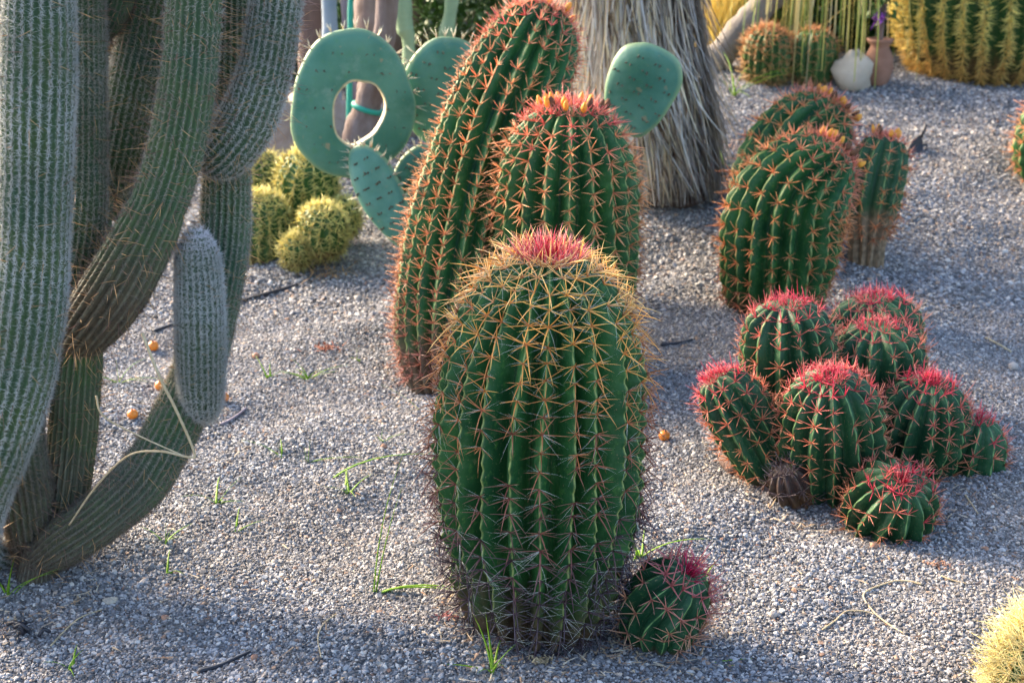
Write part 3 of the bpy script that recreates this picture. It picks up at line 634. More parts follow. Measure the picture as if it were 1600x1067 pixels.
stem([(320, 652, 2.85, 40), (315, 616, 2.80, 66), (313, 540, 2.78, 73), (311, 450, 2.78, 71), (307, 390, 2.78, 62), (304, 356, 2.78, 48)], 48, start_round=True, end_round=True, hcol=WH, hair_n=15, hair_len=.013, longp=.06, long_len=.03, tipwhite=True, hg0=.4)
stem([(190, 330, 3.15, 60), (176, 300, 3.12, 70), (172, 150, 3.12, 72), (178, 0, 3.12, 72), (182, -200, 3.12, 72)], 49, start_round=True, hcol=BR, hair_n=4, longp=.3, hg0=.2)
stem([(150, 60, 2.9, 40), (168, 22, 2.88, 60), (182, -40, 2.88, 66), (186, -200, 2.88, 66)], 50, start_round=True, hcol=BR, hair_n=6, longp=.2, hg0=.1)
stem([(-60, 780, 3.05, 70), (-40, 600, 3.05, 74), (-22, 400, 3.05, 74), (-14, 150, 3.05, 74), (-10, -220, 3.05, 74)], 51, hcol=GR, hair_n=7)
# corky foot
stem([(56, 940, cbase[1] + .02, 84), (57, 912, cbase[1] + .02, 64), (60, 884, cbase[1] + .03, 58), (66, 850, cbase[1] + .05, 62)], 52, hcol=BR, hair_n=8, longp=.1, hg0=-.3, hg1=-.1)

# ------------------------------------------------------------------ prickly pear
pbase = ground(720, 440); pbase[1] = 4.9; pbase[2] = float(gz(pbase[0], 4.9))
pear = thing('prickly_pear', 'blue green prickly pear with flat pads, one pierced by an oval hole', 'cactus', pbase)
def pad(px, py, Yd, wpx, hpx, roll=0, yaw=0, tiltb=0, th=.022, hole=None, egg=.12, seed=0, spn=3, edge_sp=True, sq=1.0):
    r = np.random.default_rng(seed); c0 = at(px, py, Yd); k = depth(c0) / F
    a, b_ = wpx / 2 * k, hpx / 2 * k; nt = 64; ph = np.arange(nt) * 2 * math.pi / nt
    nz = .022 * np.sin(3 * ph + seed * 2.3) + .014 * np.cos(5 * ph + seed) + .007 * np.sin(9 * ph + seed)
    se = lambda v: np.sign(v) * np.abs(v) ** sq
    ox = a * se(np.cos(ph)) * (1 + egg * np.sin(ph)) * (1 + nz); oz = b_ * se(np.sin(ph)) * (1 + nz * .8)
    if hole:
        hx, hz, ha, hb, hr = [v * k if i < 4 else v for i, v in enumerate(hole)]; hw = 1 + .06 * np.sin(2 * ph + 1) + .05 * np.sin(3 * ph + .6) + .015 * np.sin(7 * ph)
        ix = hx + hw * (ha / 2 * np.cos(ph) * math.cos(hr) - hb / 2 * np.sin(ph) * math.sin(hr)); iz = hz + hw * (ha / 2 * np.cos(ph) * math.sin(hr) + hb / 2 * np.sin(ph) * math.cos(hr))
        us = [0, .02, .06, .2, .4, .6, .8, .92, .98, 1.0]; tf = [.84, .97, 1, 1, 1, 1, .9, .7, .4, .0]
    else:
        ix = iz = np.zeros(nt); us = [.0, .15, .35, .55, .75, .88, .96, .99, 1.0]; tf = [1, 1, 1, .98, .88, .7, .42, .2, .0]
    rings, rim, edge = [], [], []
    for sgn in (-1, 1):
        seq = list(zip(us, tf)) if sgn < 0 else list(zip(us, tf))[::-1][1:]
        for u, t_ in seq:
            x, z = ix + (ox - ix) * u, iz + (oz - iz) * u
            wv = .018 * np.sin(x / a * 2 + seed) * np.cos(z / b_ * 1.7 + seed)
            rings.append(np.stack([x, sgn * th * t_ + wv, z], 1))
            rim.append(np.full(nt, 1.0 if hole and u < .03 else 0.)); edge.append(np.full(nt, u ** 8))
    L = len(rings); V = np.concatenate(rings); Q = grid_quads(L, nt); T = None
    if hole:                                        # inner wall closes first to last ring
        j = np.arange(nt); j2 = (j + 1) % nt
        Q = np.vstack([Q, np.stack([(L - 1) * nt + j, (L - 1) * nt + j2, j2, j], 1)])
    rot = np.array(Matrix.Rotation(math.radians(yaw), 3, 'Z') @ Matrix.Rotation(math.radians(tiltb), 3, 'X') @ Matrix.Rotation(math.radians(roll), 3, 'Y'))
    V = V @ rot.T + c0
    po = obj('pad', mk('pad', V - pbase, Q, T, True, {'rim': np.concatenate(rim), 'edge': np.concatenate(edge)}), M['pad'], pear)
    # spines from areoles on the face and the edge
    P, D = [], []
    q = 0
    for gx in np.arange(-1, 1.01, .26):
        for gz_ in np.arange(-1, 1.01, .24):
            x = gx + .13 * (q % 2); q += 1
            if x * x + gz_ * gz_ > .80: continue
            X_, Z_ = x * a, gz_ * b_
            if hole and ((X_ - hx) / (ha * .6)) ** 2 + ((Z_ - hz) / (hb * .6)) ** 2 < 1: continue
            for _ in range(spn): P.append([X_, -th * (.97 if x * x + gz_ * gz_ < .45 else .86) + .018 * math.sin(x * 2 + seed) * math.cos(gz_ * 1.7 + seed), Z_]); D.append([r.normal(0, .6), -1, r.normal(-.2, .6)])
    nf = len(P)
    if edge_sp:
        for j in range(0, nt, 2):
            if oz[j] < -.35 * b_: continue
            for _ in range(3): P.append([ox[j] * .99, r.normal(0, th * .3), oz[j] * .99]); D.append([ox[j] / a + r.normal(0, .35), r.normal(0, .4), oz[j] / b_ + r.normal(0, .35)])
    P, D = np.array(P), np.array(D); n = len(P)
    ln = np.where(np.arange(n) < nf, .013, .040) * r.uniform(.5, 1.3, n)
    V, Q, T, t = spines(P @ rot.T + c0, D @ rot.T, ln, np.where(np.arange(n) < nf, .0024, .0026), None, 3, 2)
    bag = Bag(); bag.add(V, Q, T, t, np.where((np.repeat(np.arange(n), 7) < nf)[:, None], [[.16, .13, .075]], [[.66, .55, .36]]))
    pd_ = P[:nf:spn]; V, Q, T, t = spines((pd_ + [0, .001, 0]) @ rot.T + c0, np.tile(rot @ [0, -1, 0], (len(pd_), 1)), .006, .0048, None, 6, 2)
    bag.add(V, Q, T, t, (.11, .10, .055))
    obj('spines', bag.mesh('spines', True, pbase), M['spine_col'], po, 'stuff')
pad(551, 164, 4.92, 196, 236, roll=4, yaw=14, th=.023, hole=(9, -11, 76, 106, -.10), egg=-.05, seed=1)
pad(690, 142, 5.05, 124, 172, roll=14, yaw=10, seed=2, egg=.10)
pad(596, 306, 4.80, 70, 182, roll=-34, yaw=-24, tiltb=-10, seed=3, egg=.12, th=.02, edge_sp=True)
pad(650, 296, 4.98, 84, 140, roll=16, yaw=12, seed=4)
pad(1000, 141, 4.98, 112, 150, roll=22, yaw=-20, seed=5, egg=.14, edge_sp=False, sq=.8)
pad(700, 360, 4.96, 130, 200, roll=-14, yaw=8, seed=6)
pad(735, 450, 4.94, 110, 210, roll=4, yaw=4, seed=7, th=.035)
pad(800, 330, 4.98, 110, 220, roll=24, yaw=-8, seed=8)
pad(900, 265, 5.0, 100, 190, roll=38, yaw=-10, seed=9)

# ------------------------------------------------------------------ golden barrels
def golden(parent, bname, origin, axis, R, nribs, spc, L, cA, cB, seed, prof=BALL, sp_n=11, rad=.0013, depth_=.12, down=0.0, fk=1.0):
    r = np.random.default_rng(seed)
    V, crest, hg, arc, H, (pa, ta, na, ba), per = body(axis, R, nribs, prof, depth_, 0, 44, 6, seed, spc)
    V, crest, hg, arc, H, (pa, ta, na, ba), per = body(axis, R, nribs, prof, depth_, 0, 44, 6, seed, None)
    nr, nt = crest.shape
    bo = obj(bname, mk(bname, V.reshape(-1, 3) - origin, grid_quads(nr, nt), None, True, {'crest': crest.ravel(), 'hgt': hg.ravel()}), M['golden_skin'], parent)
    host = bo if bname == 'head' else parent
    P, D, Cc = [], [], []
    dV = np.gradient(V, axis=0)
    for k in range(nribs):
        for s in np.arange(.04, .995, spc / arc):
            i = min(int(s * (nr - 1)), nr - 2); j = k * 6
            p = V[i, j]; up = unit(dV[i, j]); sd_ = unit(V[i, (j + 1) % nt] - V[i, j - 1]); nrm = unit(np.cross(sd_, up))
            if nrm @ unit(CAM - p) < -.5: continue
            for q in range(sp_n):
                a = r.uniform(0, 6.283); tl = math.radians(r.uniform(25, 78))
                P.append(p); D.append(math.cos(tl) * nrm + math.sin(tl) * (math.cos(a) * sd_ * 1.1 + math.sin(a) * up) - [0, 0, down])
                f = np.clip(hg[i, j] * fk + r.normal(0, .15), 0, 1)
                cc = np.array(cA) * f + np.array(cB) * (1 - f)
                Cc.append(cc * r.uniform(.55, 1.25))
    n = len(P); V, Q, T, t = spines(np.array(P), np.array(D), L * r.uniform(.6, 1.25, n), rad, r.normal(0, .1, (n, 3)), 3, 2)
    bag = Bag(); bag.add(V, Q, T, t, np.repeat(np.array(Cc), 7, 0))
    obj('spines', bag.mesh('spines', True, np.asarray(origin)), M['gold'], host, 'stuff')

gb = ground(470, 405)
t = thing('golden_barrel_clump', 'clump of small fuzzy yellow spined ball cacti behind the hairy column cactus', 'cactus', gb)
for k, (px, py, Yd, Rp, hf) in enumerate(((480, 292, 5.48, 52, 1.1), (404, 288, 5.65, 44, 1.2), (410, 358, 5.32, 47, 1.3), (504, 360, 5.16, 40, 1.0), (462, 392, 5.12, 24, 1.0), (536, 340, 5.40, 28, 1.0), (366, 350, 5.5, 42, 1.2))):
    c0 = at(px, py, Yd); R = Rp / F * depth(c0)
    golden(t, 'head', gb, [c0 - [0, 0, R * hf], c0, c0 + np.array([.1 * R, -.25 * R, R * hf * .95])], R * .92, 16, .024, .038, (.96, .82, .30), (.50, .42, .13), 60 + k, rad=.0020, sp_n=8)
q = ground(1538, 110)
t = thing('golden_barrel_cactus', 'large golden barrel cactus with rows of straw yellow spines on the bank crest', 'cactus', q)
R = 142 / F * depth(q)
golden(t, 'body', q, [q - [0, 0, .05], q + [0, R, R * .85] - np.array([0, R, 0]), q + [0, 0, R * 1.75]], R, 27, .024, .062, (.98, .80, .24), (.74, .40, .11), 80, prof=BARREL, sp_n=18, rad=.0028, depth_=.16, down=.15, fk=2.6)
q = ground(1672, 1150)
t = thing('golden_barrel_cactus', 'pale yellow spined golden barrel cactus close by, over gravel without other plants', 'cactus', q)
t.location = q
golden(t, 'body', q, [q - [0, 0, .02], q + [0, 0, .10], q + [0, 0, .24]], .140, 22, .016, .062, (.95, .82, .40), (.85, .66, .26), 81, sp_n=14, rad=.0012)
for k, (px, py, Rp, lb) in enumerate(((1197, 140, 38, 'dark background barrel cactus with orange spined top under the slanting trunk'), (1268, 142, 38, 'dark green background barrel cactus next to the pale stone'))):
    q = ground(px, py - 14); R = Rp / F * depth(q)
    t = thing('barrel_cactus', lb, 'cactus', q)
    golden(t, 'body', q, [q - [0, 0, .03], q + [0, 0, R], q + [0, 0, R * 2.1]], R, 18, .035, .05, (.72, .34, .14), (.40, .27, .09), 85 + k, prof=BARREL, sp_n=6 if k == 0 else 2, rad=.0025, depth_=.2)

# ------------------------------------------------------------------ palm with dry leaf skirt
pb = ground(1032, 296)
palm = thing('palm_tree', 'palm trunk wrapped in a hanging grey straw leaf skirt', 'palm', pb)
r = np.random.default_rng(9)
ax_pts = np.array([pb - [0, 0, .05], at(1020, 200, pb[1]), at(1002, 80, pb[1]), at(988, 0, pb[1]), at(982, -150, pb[1]), at(980, -420, pb[1])])
C, ln = resample(catmull(ax_pts, 80), 60)
V, Q, T = tube(C, np.linspace(.20, .235, 60), 20); obj('trunk', mk('trunk', V - pb, Q, T), M['bark_dark'], palm)
Tn, Nn, Bn = frames(C); bag = Bag()
n = 5600; i0 = r.integers(4, 60, n); a = r.uniform(0, 6.283, n)
rd = np.interp(i0, [0, 60], [.225, .265]) + r.uniform(-.012, .02, n)
dirs = np.cos(a)[:, None] * Nn[i0] + np.sin(a)[:, None] * Bn[i0]; S = C[i0] + dirs * rd[:, None]
L_ = np.minimum(r.uniform(.16, .45, n), (S[:, 2] - pb[2]) * 1.02 + .01)
keep = ((dirs * unit(CAM - S)).sum(1) > -.5) & (L_ > .04); S, dirs, L_, i0 = S[keep], dirs[keep], L_[keep], i0[keep]; n = len(S)
tang = np.cross(Tn[i0], dirs); Dn = -Tn[i0] + dirs * (r.uniform(-.03, .12, (n, 1)) + .3 * (r.random((n, 1)) < .07)) + tang * r.normal(0, .15, (n, 1)); Dn = unit(Dn)
sgs = 4; wd = r.uniform(.0025, .008, n); bend = tang * r.normal(0, .06, (n, 1)) + dirs * r.normal(.02, .05, (n, 1))
VV = np.zeros((n, 2 * (sgs + 1), 3))
for k in range(sgs + 1):
    tt = k / sgs; c_ = S + Dn * (L_ * tt)[:, None] + bend * (L_ * tt * tt)[:, None]; w_ = (wd * (1 - .75 * tt))[:, None]
    VV[:, 2 * k] = c_ - tang * w_ + dirs * .003; VV[:, 2 * k + 1] = c_ + tang * w_
qd = np.array([[2 * k, 2 * k + 1, 2 * k + 3, 2 * k + 2] for k in range(sgs)])
QQ = (qd[None] + (np.arange(n) * 2 * (sgs + 1))[:, None, None]).reshape(-1, 4)
pal = np.array([(.60, .55, .51), (.72, .64, .54), (.38, .34, .31), (.78, .64, .44), (.54, .51, .50), (.22, .16, .11)])
bag.add(VV.reshape(-1, 3), QQ, None, None, np.repeat(pal[r.integers(0, 6, n)] * r.uniform(.7, 1.15, (n, 1)), 2 * (sgs + 1), 0))
obj('dry_leaf_skirt', bag.mesh('dry_leaf_skirt', False, pb), M['palm_dry'], palm, 'stuff')
bag = Bag()
for k in range(34):
    az = k * 2.399; el = math.radians(70 - 100 * (k / 34)); top = C[-1]
    d = np.array([math.cos(az) * math.cos(el), math.sin(az) * math.cos(el), math.sin(el)]); sdv = unit(np.cross(d, [0, 0, 1.001])); upv = np.cross(sdv, d)
    st = np.array([top + d * .55 * v - np.array([0, 0, .12]) * v * v for v in np.linspace(0, 1, 6)]); vv, qq, tt = tube(st, .012, 5); bag.add(vv, qq, tt)
    nb = 22; an = np.linspace(-1.5, 1.5, nb); DD = np.cos(an)[:, None] * d + np.sin(an)[:, None] * sdv - np.array([0, 0, .25])
    vv, qq, tt, t_ = spines(np.repeat(st[-1:], nb, 0), DD, .5 + 0 * an, .02, np.tile([0, 0, -.35], (nb, 1)), 4, 3, .15); bag.add(vv, qq, tt)
obj('crown', bag.mesh('crown', False, pb), M['frond'], palm)

# ------------------------------------------------------------------ background plants behind the pads and at the right
def trunk(name, label, cat, pts, mat, group=None, extra=None, sides=14):
    P = np.array([np.append(at(a, b_, c_), w_ / 2 / F * depth(at(a, b_, c_))) for a, b_, c_, w_ in pts])
    b = P[0, :3].copy(); b[2] = float(gz(b[0], b[1]))
    C = catmull(P, 36); s = np.linspace(0, 1, 36); rr = np.random.default_rng(len(label))
    V, Q, T = tube(C[:, :3], C[:, 3] * (1 + .06 * np.sin(s * 23 + rr.uniform(0, 6)) + .04 * rr.normal(0, 1, 36)), sides)
    t = thing(name, label, cat, b, group); obj('stem', mk('stem', V - b, Q, T), mat, t); return t, C, b
def foliage_ball(bag, c, rx, ry, rz, n, s, r, thin=.45):
    u = unit(r.normal(0, 1, (n, 3))) * (r.uniform(.35, 1, (n, 1)) ** .5) * (1 + .25 * np.sin(r.normal(0, 3, (n, 1))))
    P = np.asarray(c) + u * [rx, ry, rz]; D = unit(u + r.normal(0, .6, (n, 3)) + [0, 0, .3])
    vv, qq, tt, t_ = spines(P, D, s * r.uniform(.6, 1.4, n), s * .28, r.normal(0, .2, (n, 3)), 4, 2, .12); bag.add(vv, qq, tt, t_)
trunk('tree_trunk', 'thick mottled brown trunk behind the pierced prickly pear pad', 'trunk', [(602, 280, 7.6, 80), (600, 150, 7.6, 76), (592, 40, 7.6, 74), (588, -80, 7.6, 72), (585, -300, 7.6, 70)], M['bark'])
trunk('tree_trunk', 'dark brown trunk beside the hairy column cactus, behind the pads', 'trunk', [(490, 270, 7.2, 44), (488, 120, 7.2, 42), (484, -20, 7.2, 42), (480, -300, 7.2, 40)], M['bark_dark'])
trunk('slender_plant', 'slim blue grey stem rising behind the pierced pad', 'stem', [(528, 260, 7.0, 24), (520, 120, 7.0, 24), (514, 0, 7.0, 24), (508, -250, 7.0, 22)], M['stem_blue'])
trunk('slender_plant', 'slim lilac grey stem beside the blue grey stem', 'stem', [(553, 260, 7.1, 16), (550, 150, 7.1, 16), (540, 0, 7.1, 15), (530, -200, 7.1, 14)], M['stem_lilac'])
t_, C_, b_ = trunk('tree_trunk', 'pinkish brown leaning trunk seen through the hole, tied with teal tape', 'trunk', [(556, 290, 6.5, 56), (562, 215, 6.5, 52), (576, 160, 6.5, 44), (592, 100, 6.5, 36), (604, 20, 6.5, 34), (612, -200, 6.5, 30)], M['bark'])
k = int(np.argmin(np.abs(C_[:, 2] - at(576, 168, 6.5)[2]))); V, Q, T = tube(np.array([C_[k - 1, :3] * .6 + C_[k, :3] * .4, C_[k, :3], C_[k + 1, :3] * .3 + C_[k, :3] * .7]), C_[k, 3] * 1.12, 14); obj('tie_tape', mk('tie_tape', V - b_, Q, T), M['teal'], t_)
t_, C_, b_ = trunk('plant_stake', 'thin teal plant stake behind the pierced pad', 'stake', [(543, 260, 6.6, 9), (546, 160, 6.6, 9), (548, 0, 6.6, 9), (550, -60, 6.6, 9)], M['teal'])
trunk('column_cactus', 'pale green jointed column stem behind the gap between two pads', 'cactus', [(642, 230, 7.3, 26), (640, 120, 7.3, 26), (638, 62, 7.3, 20), (632, 40, 7.3, 28), (628, -20, 7.3, 26), (622, -220, 7.3, 26)], M['stem_green'])
trunk('tree_trunk', 'second brown trunk right of the pale green column stem', 'trunk', [(660, 260, 7.9, 30), (656, 120, 7.9, 30), (652, 0, 7.9, 30), (650, -250, 7.9, 28)], M['bark_dark'])
trunk('slender_plant', 'grey green stem beside the bright leafy shrub', 'stem', [(690, 200, 7.4, 26), (694, 80, 7.4, 24), (706, 0, 7.4, 22), (720, -200, 7.4, 20)], M['stem_green'])
r = np.random.default_rng(31)
def shrub(label, px, py, Yd, wpx, hpx, n, s, mat, group=None):
    c = at(px, py, Yd); k = depth(c) / F; b = c.copy(); b[2] = float(gz(b[0], b[1]))
    t = thing('shrub', label, 'shrub', b, group); bag = Bag(); foliage_ball(bag, c, wpx * k / 2, wpx * k / 2.4, hpx * k / 2, n, s, r)
    obj('foliage', bag.mesh('foliage', False, b), mat, t, 'stuff'); bag = Bag()
    for q in range(5):
        e = c + r.normal(0, .25, 3) * [wpx * k / 2, wpx * k / 2, hpx * k / 3]; V, Q, T = tube(catmull(np.array([b - [0, 0, .03], (b + e) / 2 + r.normal(0, .03, 3), e]), 8), np.linspace(.014, .005, 8), 5); bag.add(V, Q, T)
    obj('stem', bag.mesh('stem', True, b), M['bark'], t)
shrub('bright green leafy shrub behind the leaning cactus top', 725, 30, 7.7, 150, 160, 1700, .055, M['leaf'])
shrub('leafy green shrub between the brown trunks and the blue grey stem', 560, 40, 8.3, 120, 180, 700, .07, M['leaf'])
shrub('dark leafy shrub behind the brown trunks', 640, 60, 9.4, 240, 240, 2200, .09, M['leaf_dark'])
shrub('dark shrub behind the blue grey stem', 500, 90, 9.0, 200, 260, 1800, .09, M['leaf_dark'])
shrub('dark shrub behind the hairy column cactus', 300, 60, 9.5, 420, 260, 2600, .10, M['leaf_dark'])
shrub('dark shrub shaded beneath the drooping leaves', 1270, 40, 8.4, 260, 180, 2200, .10, M['leaf_dark'])
shrub('dark shrub behind the terracotta pot', 1385, 40, 8.5, 150, 190, 1500, .10, M['leaf_dark'])
shrub('leafy green shrub between the palm and the yellow grass', 1120, 0, 9.6, 160, 180, 1500, .10, M['leaf'])
shrub('dark shrub behind the large golden barrel cactus', 1640, -40, 9.5, 460, 330, 2600, .12, M['leaf_dark'])
shrub('dark shrub hidden behind the palm skirt', 850, -40, 11.0, 380, 330, 2600, .12, M['leaf_dark'])
# rocks
def rock(label, px, py, wpx, hpx, mat, seed, Yd=None, cat='rock', name='rock', group=None, sub=(10, 16)):
    b = ground(px, py) if Yd is None else at(px, py, Yd); b[2] = float(gz(b[0], b[1])); k = depth(b) / F; r = np.random.default_rng(seed)
    n, m_ = sub; ph = np.linspace(-1.57, 1.57, n); th = np.arange(m_) * 2 * math.pi / m_
    kx, ky = r.uniform(1, 3, 2); rr = 1 + .12 * np.sin(kx * 2 * ph[:, None] + 2 * th + seed) + .08 * np.sin(3 * th - ky * ph[:, None])
    V = np.stack([rr * np.cos(ph)[:, None] * np.cos(th) * wpx * k / 2, rr * np.cos(ph)[:, None] * np.sin(th) * wpx * k / 2.3, (rr * np.sin(ph)[:, None] + .55) * hpx * k / 1.55], -1)
    o = obj(name, mk(name, V.reshape(-1, 3), grid_quads(n, m_)), mat); o.location = b; return tag(o, label, cat, group)
rock('reddish brown rock behind the yellow ball clump', 420, 262, 110, 120, M['rock'], 3, 6.6)
rock('brown rock beside the pierced pad', 500, 255, 110, 90, M['rock'], 4, 6.9)
rock('pale grey boulder wedged behind the hairy column stems', 445, 225, 60, 60, M['white_rock'], 5, 7.6)
rock('brown boulder behind the prickly pear pads', 650, 235, 130, 80, M['rock'], 6, 7.0)
rock('pale cream stone between the dark barrel cactus and the terracotta pot', 1333, 136, 66, 54, M['white_rock'], 7)
# pot
pbt = ground(1370, 130); k = depth(pbt) / F
t = thing('terracotta_pot', 'brown terracotta vase beside the large golden barrel', 'pot', pbt)
prf = np.array([(14, -2), (19, 6), (23, 22), (22, 40), (15, 54), (14, 58), (20, 64), (21, 68), (17, 68), (12, 60), (10, 40)]) * k
th = np.arange(24) * 2 * math.pi / 24
V = np.stack([prf[:, 0:1] * np.cos(th), prf[:, 0:1] * np.sin(th), prf[:, 1:2] + 0 * th], -1).reshape(-1, 3); obj('body', mk('body', V, grid_quads(len(prf), 24)), M['terracotta'], t)
bag = Bag()
for q in range(5):
    e = np.array([r.normal(0, 10) * k, r.normal(0, 8) * k, r.uniform(105, 150) * k]); V, Q, T = tube(catmull(np.array([[0, 0, 20 * k], e * [.4, .4, .6], e]), 8), np.linspace(.012, .007, 8), 5); bag.add(V, Q, T)
obj('plant_stem', bag.mesh('plant_stem'), M['bark'], t)
bag = Bag(); foliage_ball(bag, (0, 0, 120 * k), 24 * k, 20 * k, 26 * k, 70, .05, r); obj('foliage', bag.mesh('foliage', False), M['leaf'], t, 'stuff')
bag = Bag(); foliage_ball(bag, (-8 * k, -.05, 100 * k), 7 * k, 7 * k, 6 * k, 30, .035, r); obj('purple_flower', bag.mesh('purple_flower', False), M['purple'], t)

# slanting trunk with drooping leaves
t, C_, b_ = trunk('ponytail_palm', 'slanting grey trunk with long drooping strap leaves', 'palm', [(1088, 132, 7.5, 54), (1128, 84, 7.5, 48), (1168, 38, 7.5, 46), (1212, -14, 7.5, 46), (1262, -80, 7.5, 44), (1300, -150, 7.5, 40)], M['bark_grey'])
top = C_[-1, :3]; n = 210; a = r.uniform(0, 6.283, n); hd = np.stack([np.cos(a), np.sin(a), 0 * a], 1)
bag = Bag(); sgs = 7; reach = r.uniform(.15, .62, n); drop = r.uniform(.55, 1.25, n); VV = np.zeros((n, 2 * (sgs + 1), 3)); sdv = np.stack([-np.sin(a), np.cos(a), 0 * a], 1); wd = r.uniform(.006, .012, n)
for k_ in range(sgs + 1):
    tt = k_ / sgs; hor = reach * (1 - (1 - tt) ** 2.2); ver = .28 * math.sin(min(tt * 3.1, 1.57)) * (tt < .5) + (.28 if tt >= .5 else 0) - drop * tt ** 1.6
    c_ = top + hd * hor[:, None] + np.stack([0 * a, 0 * a, ver + 0 * a], 1); w_ = (wd * (1 - .8 * tt))[:, None]
    VV[:, 2 * k_] = c_ - sdv * w_; VV[:, 2 * k_ + 1] = c_ + sdv * w_ + np.array([0, 0, .004])
QQ = (np.array([[2 * q, 2 * q + 1, 2 * q + 3, 2 * q + 2] for q in range(sgs)])[None] + (np.arange(n) * 2 * (sgs + 1))[:, None, None]).reshape(-1, 4)
pal = np.array([(.30, .34, .08), (.42, .40, .12), (.16, .24, .06), (.60, .52, .24), (.50, .46, .26)])
bag.add(VV.reshape(-1, 3), QQ, None, None, np.repeat(pal[r.integers(0, 5, n)], 2 * (sgs + 1), 0))
obj('drooping_leaves', bag.mesh('drooping_leaves', False, b_), M['palm_dry'], t, 'stuff')
# dry yellow grass
q = at(1128, 100, 8.2); q[2] = float(gz(q[0], q[1]))
bag = Bag(); n = 420; P = q + r.normal(0, 1, (n, 3)) * [.11, .12, 0]; D = np.stack([r.normal(0, .25, n), r.normal(0, .25, n), np.ones(n)], 1)
vv, qq, tt, t_ = spines(P, D, r.uniform(.4, 1.0, n), .006, np.stack([r.normal(0, .3, n), r.normal(0, .3, n), -.15 + 0 * P[:, 0]], 1), 3, 4, .3); bag.add(vv, qq, tt)
o = obj('dry_grass', bag.mesh('dry_grass', False, q), M['leaf_yellow']); o.location = q; tag(o, 'tall sunlit yellow dry grass clump behind the slanting trunk', 'grass')

# ------------------------------------------------------------------ small things on the gravel
def grass_tuft(px, py, blades, label, group=None, seed=0):
    b = ground(px, py); r = np.random.default_rng(seed); bag = Bag()
    for (L, dx, dy, dz, bend) in blades:
        D = unit(np.array([dx, dy, dz]) + r.normal(0, .06, 3)); C_ = np.array([dx * .6, dy * .6, -bend])
        vv, qq, tt, t_ = spines([[r.normal(0, .004), r.normal(0, .004), -.004]], [D], L * 1.15, .0032 + .0022 * (L > .15), [C_], 4, 7, .3); bag.add(vv, qq, tt)
    o = obj('grass_tuft', bag.mesh('grass_tuft', True), M['grass']); o.location = b; return tag(o, label, 'grass', group)
def rb(n, L, s):
    r = np.random.default_rng(s); a = r.uniform(0, 6.283, n); return [(L * r.uniform(.8, 1.9), math.cos(q) * r.uniform(.2, .9), math.sin(q) * .6, r.uniform(.5, 1.1), r.uniform(.1, .6)) for q in a]
for k, (px, py, n, L, lb) in enumerate(((340, 786, 5, .06, 'spreading grass tuft beside the low curved stem of the column cactus'), (258, 848, 4, .055, 'upright two-bladed grass tuft in front of the low curved column stem'),
        (545, 770, 5, .045, 'small low grass tuft between the star shaped tuft and the big barrel'), (370, 830, 2, .035, 'single tiny sprout near the spreading grass tuft'), (186, 598, 5, .07, 'pale green grass tuft among the fallen orange fruits'),
        (560, 565, 3, .04, 'tiny green sprout beside the rust brown dead sprig'), (440, 715, 4, .05, 'sprawling grass tuft left of the star shaped tuft'), (600, 690, 3, .045, 'grass sprout on gravel close to the leaning cactus foot'), (420, 590, 4, .05, 'fresh grass sprig left of the leafy green tuft'), (263, 897, 3, .035, 'thin yellow green sprout in front of the upright two-bladed tuft'))):
    grass_tuft(px, py, rb(n, L, k) + [(L * 1.1, .05, 0, 1, .05)], lb, None, k)
grass_tuft(481, 592, rb(10, .055, 90), 'leafy green tuft in front of a rust brown dead sprig', None, 90)
grass_tuft(478, 722, [(.15, -.9, -.1, .22, .25), (.12, .9, .1, .35, .3), (.07, .05, 0, 1, .1), (.05, -.1, 0, 1, .1)], 'star shaped sprawling grass tuft between the column cactus and big barrel', None, 91)
grass_tuft(588, 925, [(.34, .22, .05, 1.0, .10), (.26, .10, .05, 1.0, .12), (.18, .9, -.05, .45, .55), (.16, .8, 0, .35, .45)], 'long arching green grass blades left of the big upright barrel', None, 92)
grass_tuft(515, 748, [(.22, .75, .4, .55, .55)], 'single pale arching grass blade reaching the big upright barrel', None, 93)
grass_tuft(770, 1050, rb(6, .07, 94) + [(.10, -.9, .1, .4, .4)], 'green grass tuft at the base of the big upright barrel', None, 94)
grass_tuft(1095, 1035, [(.10, .95, .1, .12, .2), (.08, .9, -.15, .2, .2), (.06, -.5, -.2, .3, .3), (.07, .8, .4, .3, .3)], 'flattened dark green grass beside the small tilted ball cactus', None, 95)
grass_tuft(1100, 905, rb(7, .075, 96), 'thin grass tuft behind the small tilted ball cactus', None, 96)
grass_tuft(1000, 870, rb(6, .10, 97), 'thin grass growing between the big barrel and the small ball cactus', None, 97)
grass_tuft(12, 930, rb(6, .07, 98), 'grass tuft at the foot of the hairy column cactus', None, 98)
grass_tuft(1132, 262, rb(8, .12, 99), 'blurred green grass tuft beside the palm skirt', None, 99)
grass_tuft(1145, 150, rb(8, .16, 100), 'green grass tuft at the foot of the slanting trunk', None, 100)
grass_tuft(655, 640, [(.11, -.55, 0, .8, .1)], 'yellow green grass blade touching the left of the big upright barrel', None, 101)
grass_tuft(110, 1045, rb(4, .03, 102), 'tiny green sprout on bluish gravel near the black rubber scrap', None, 102)

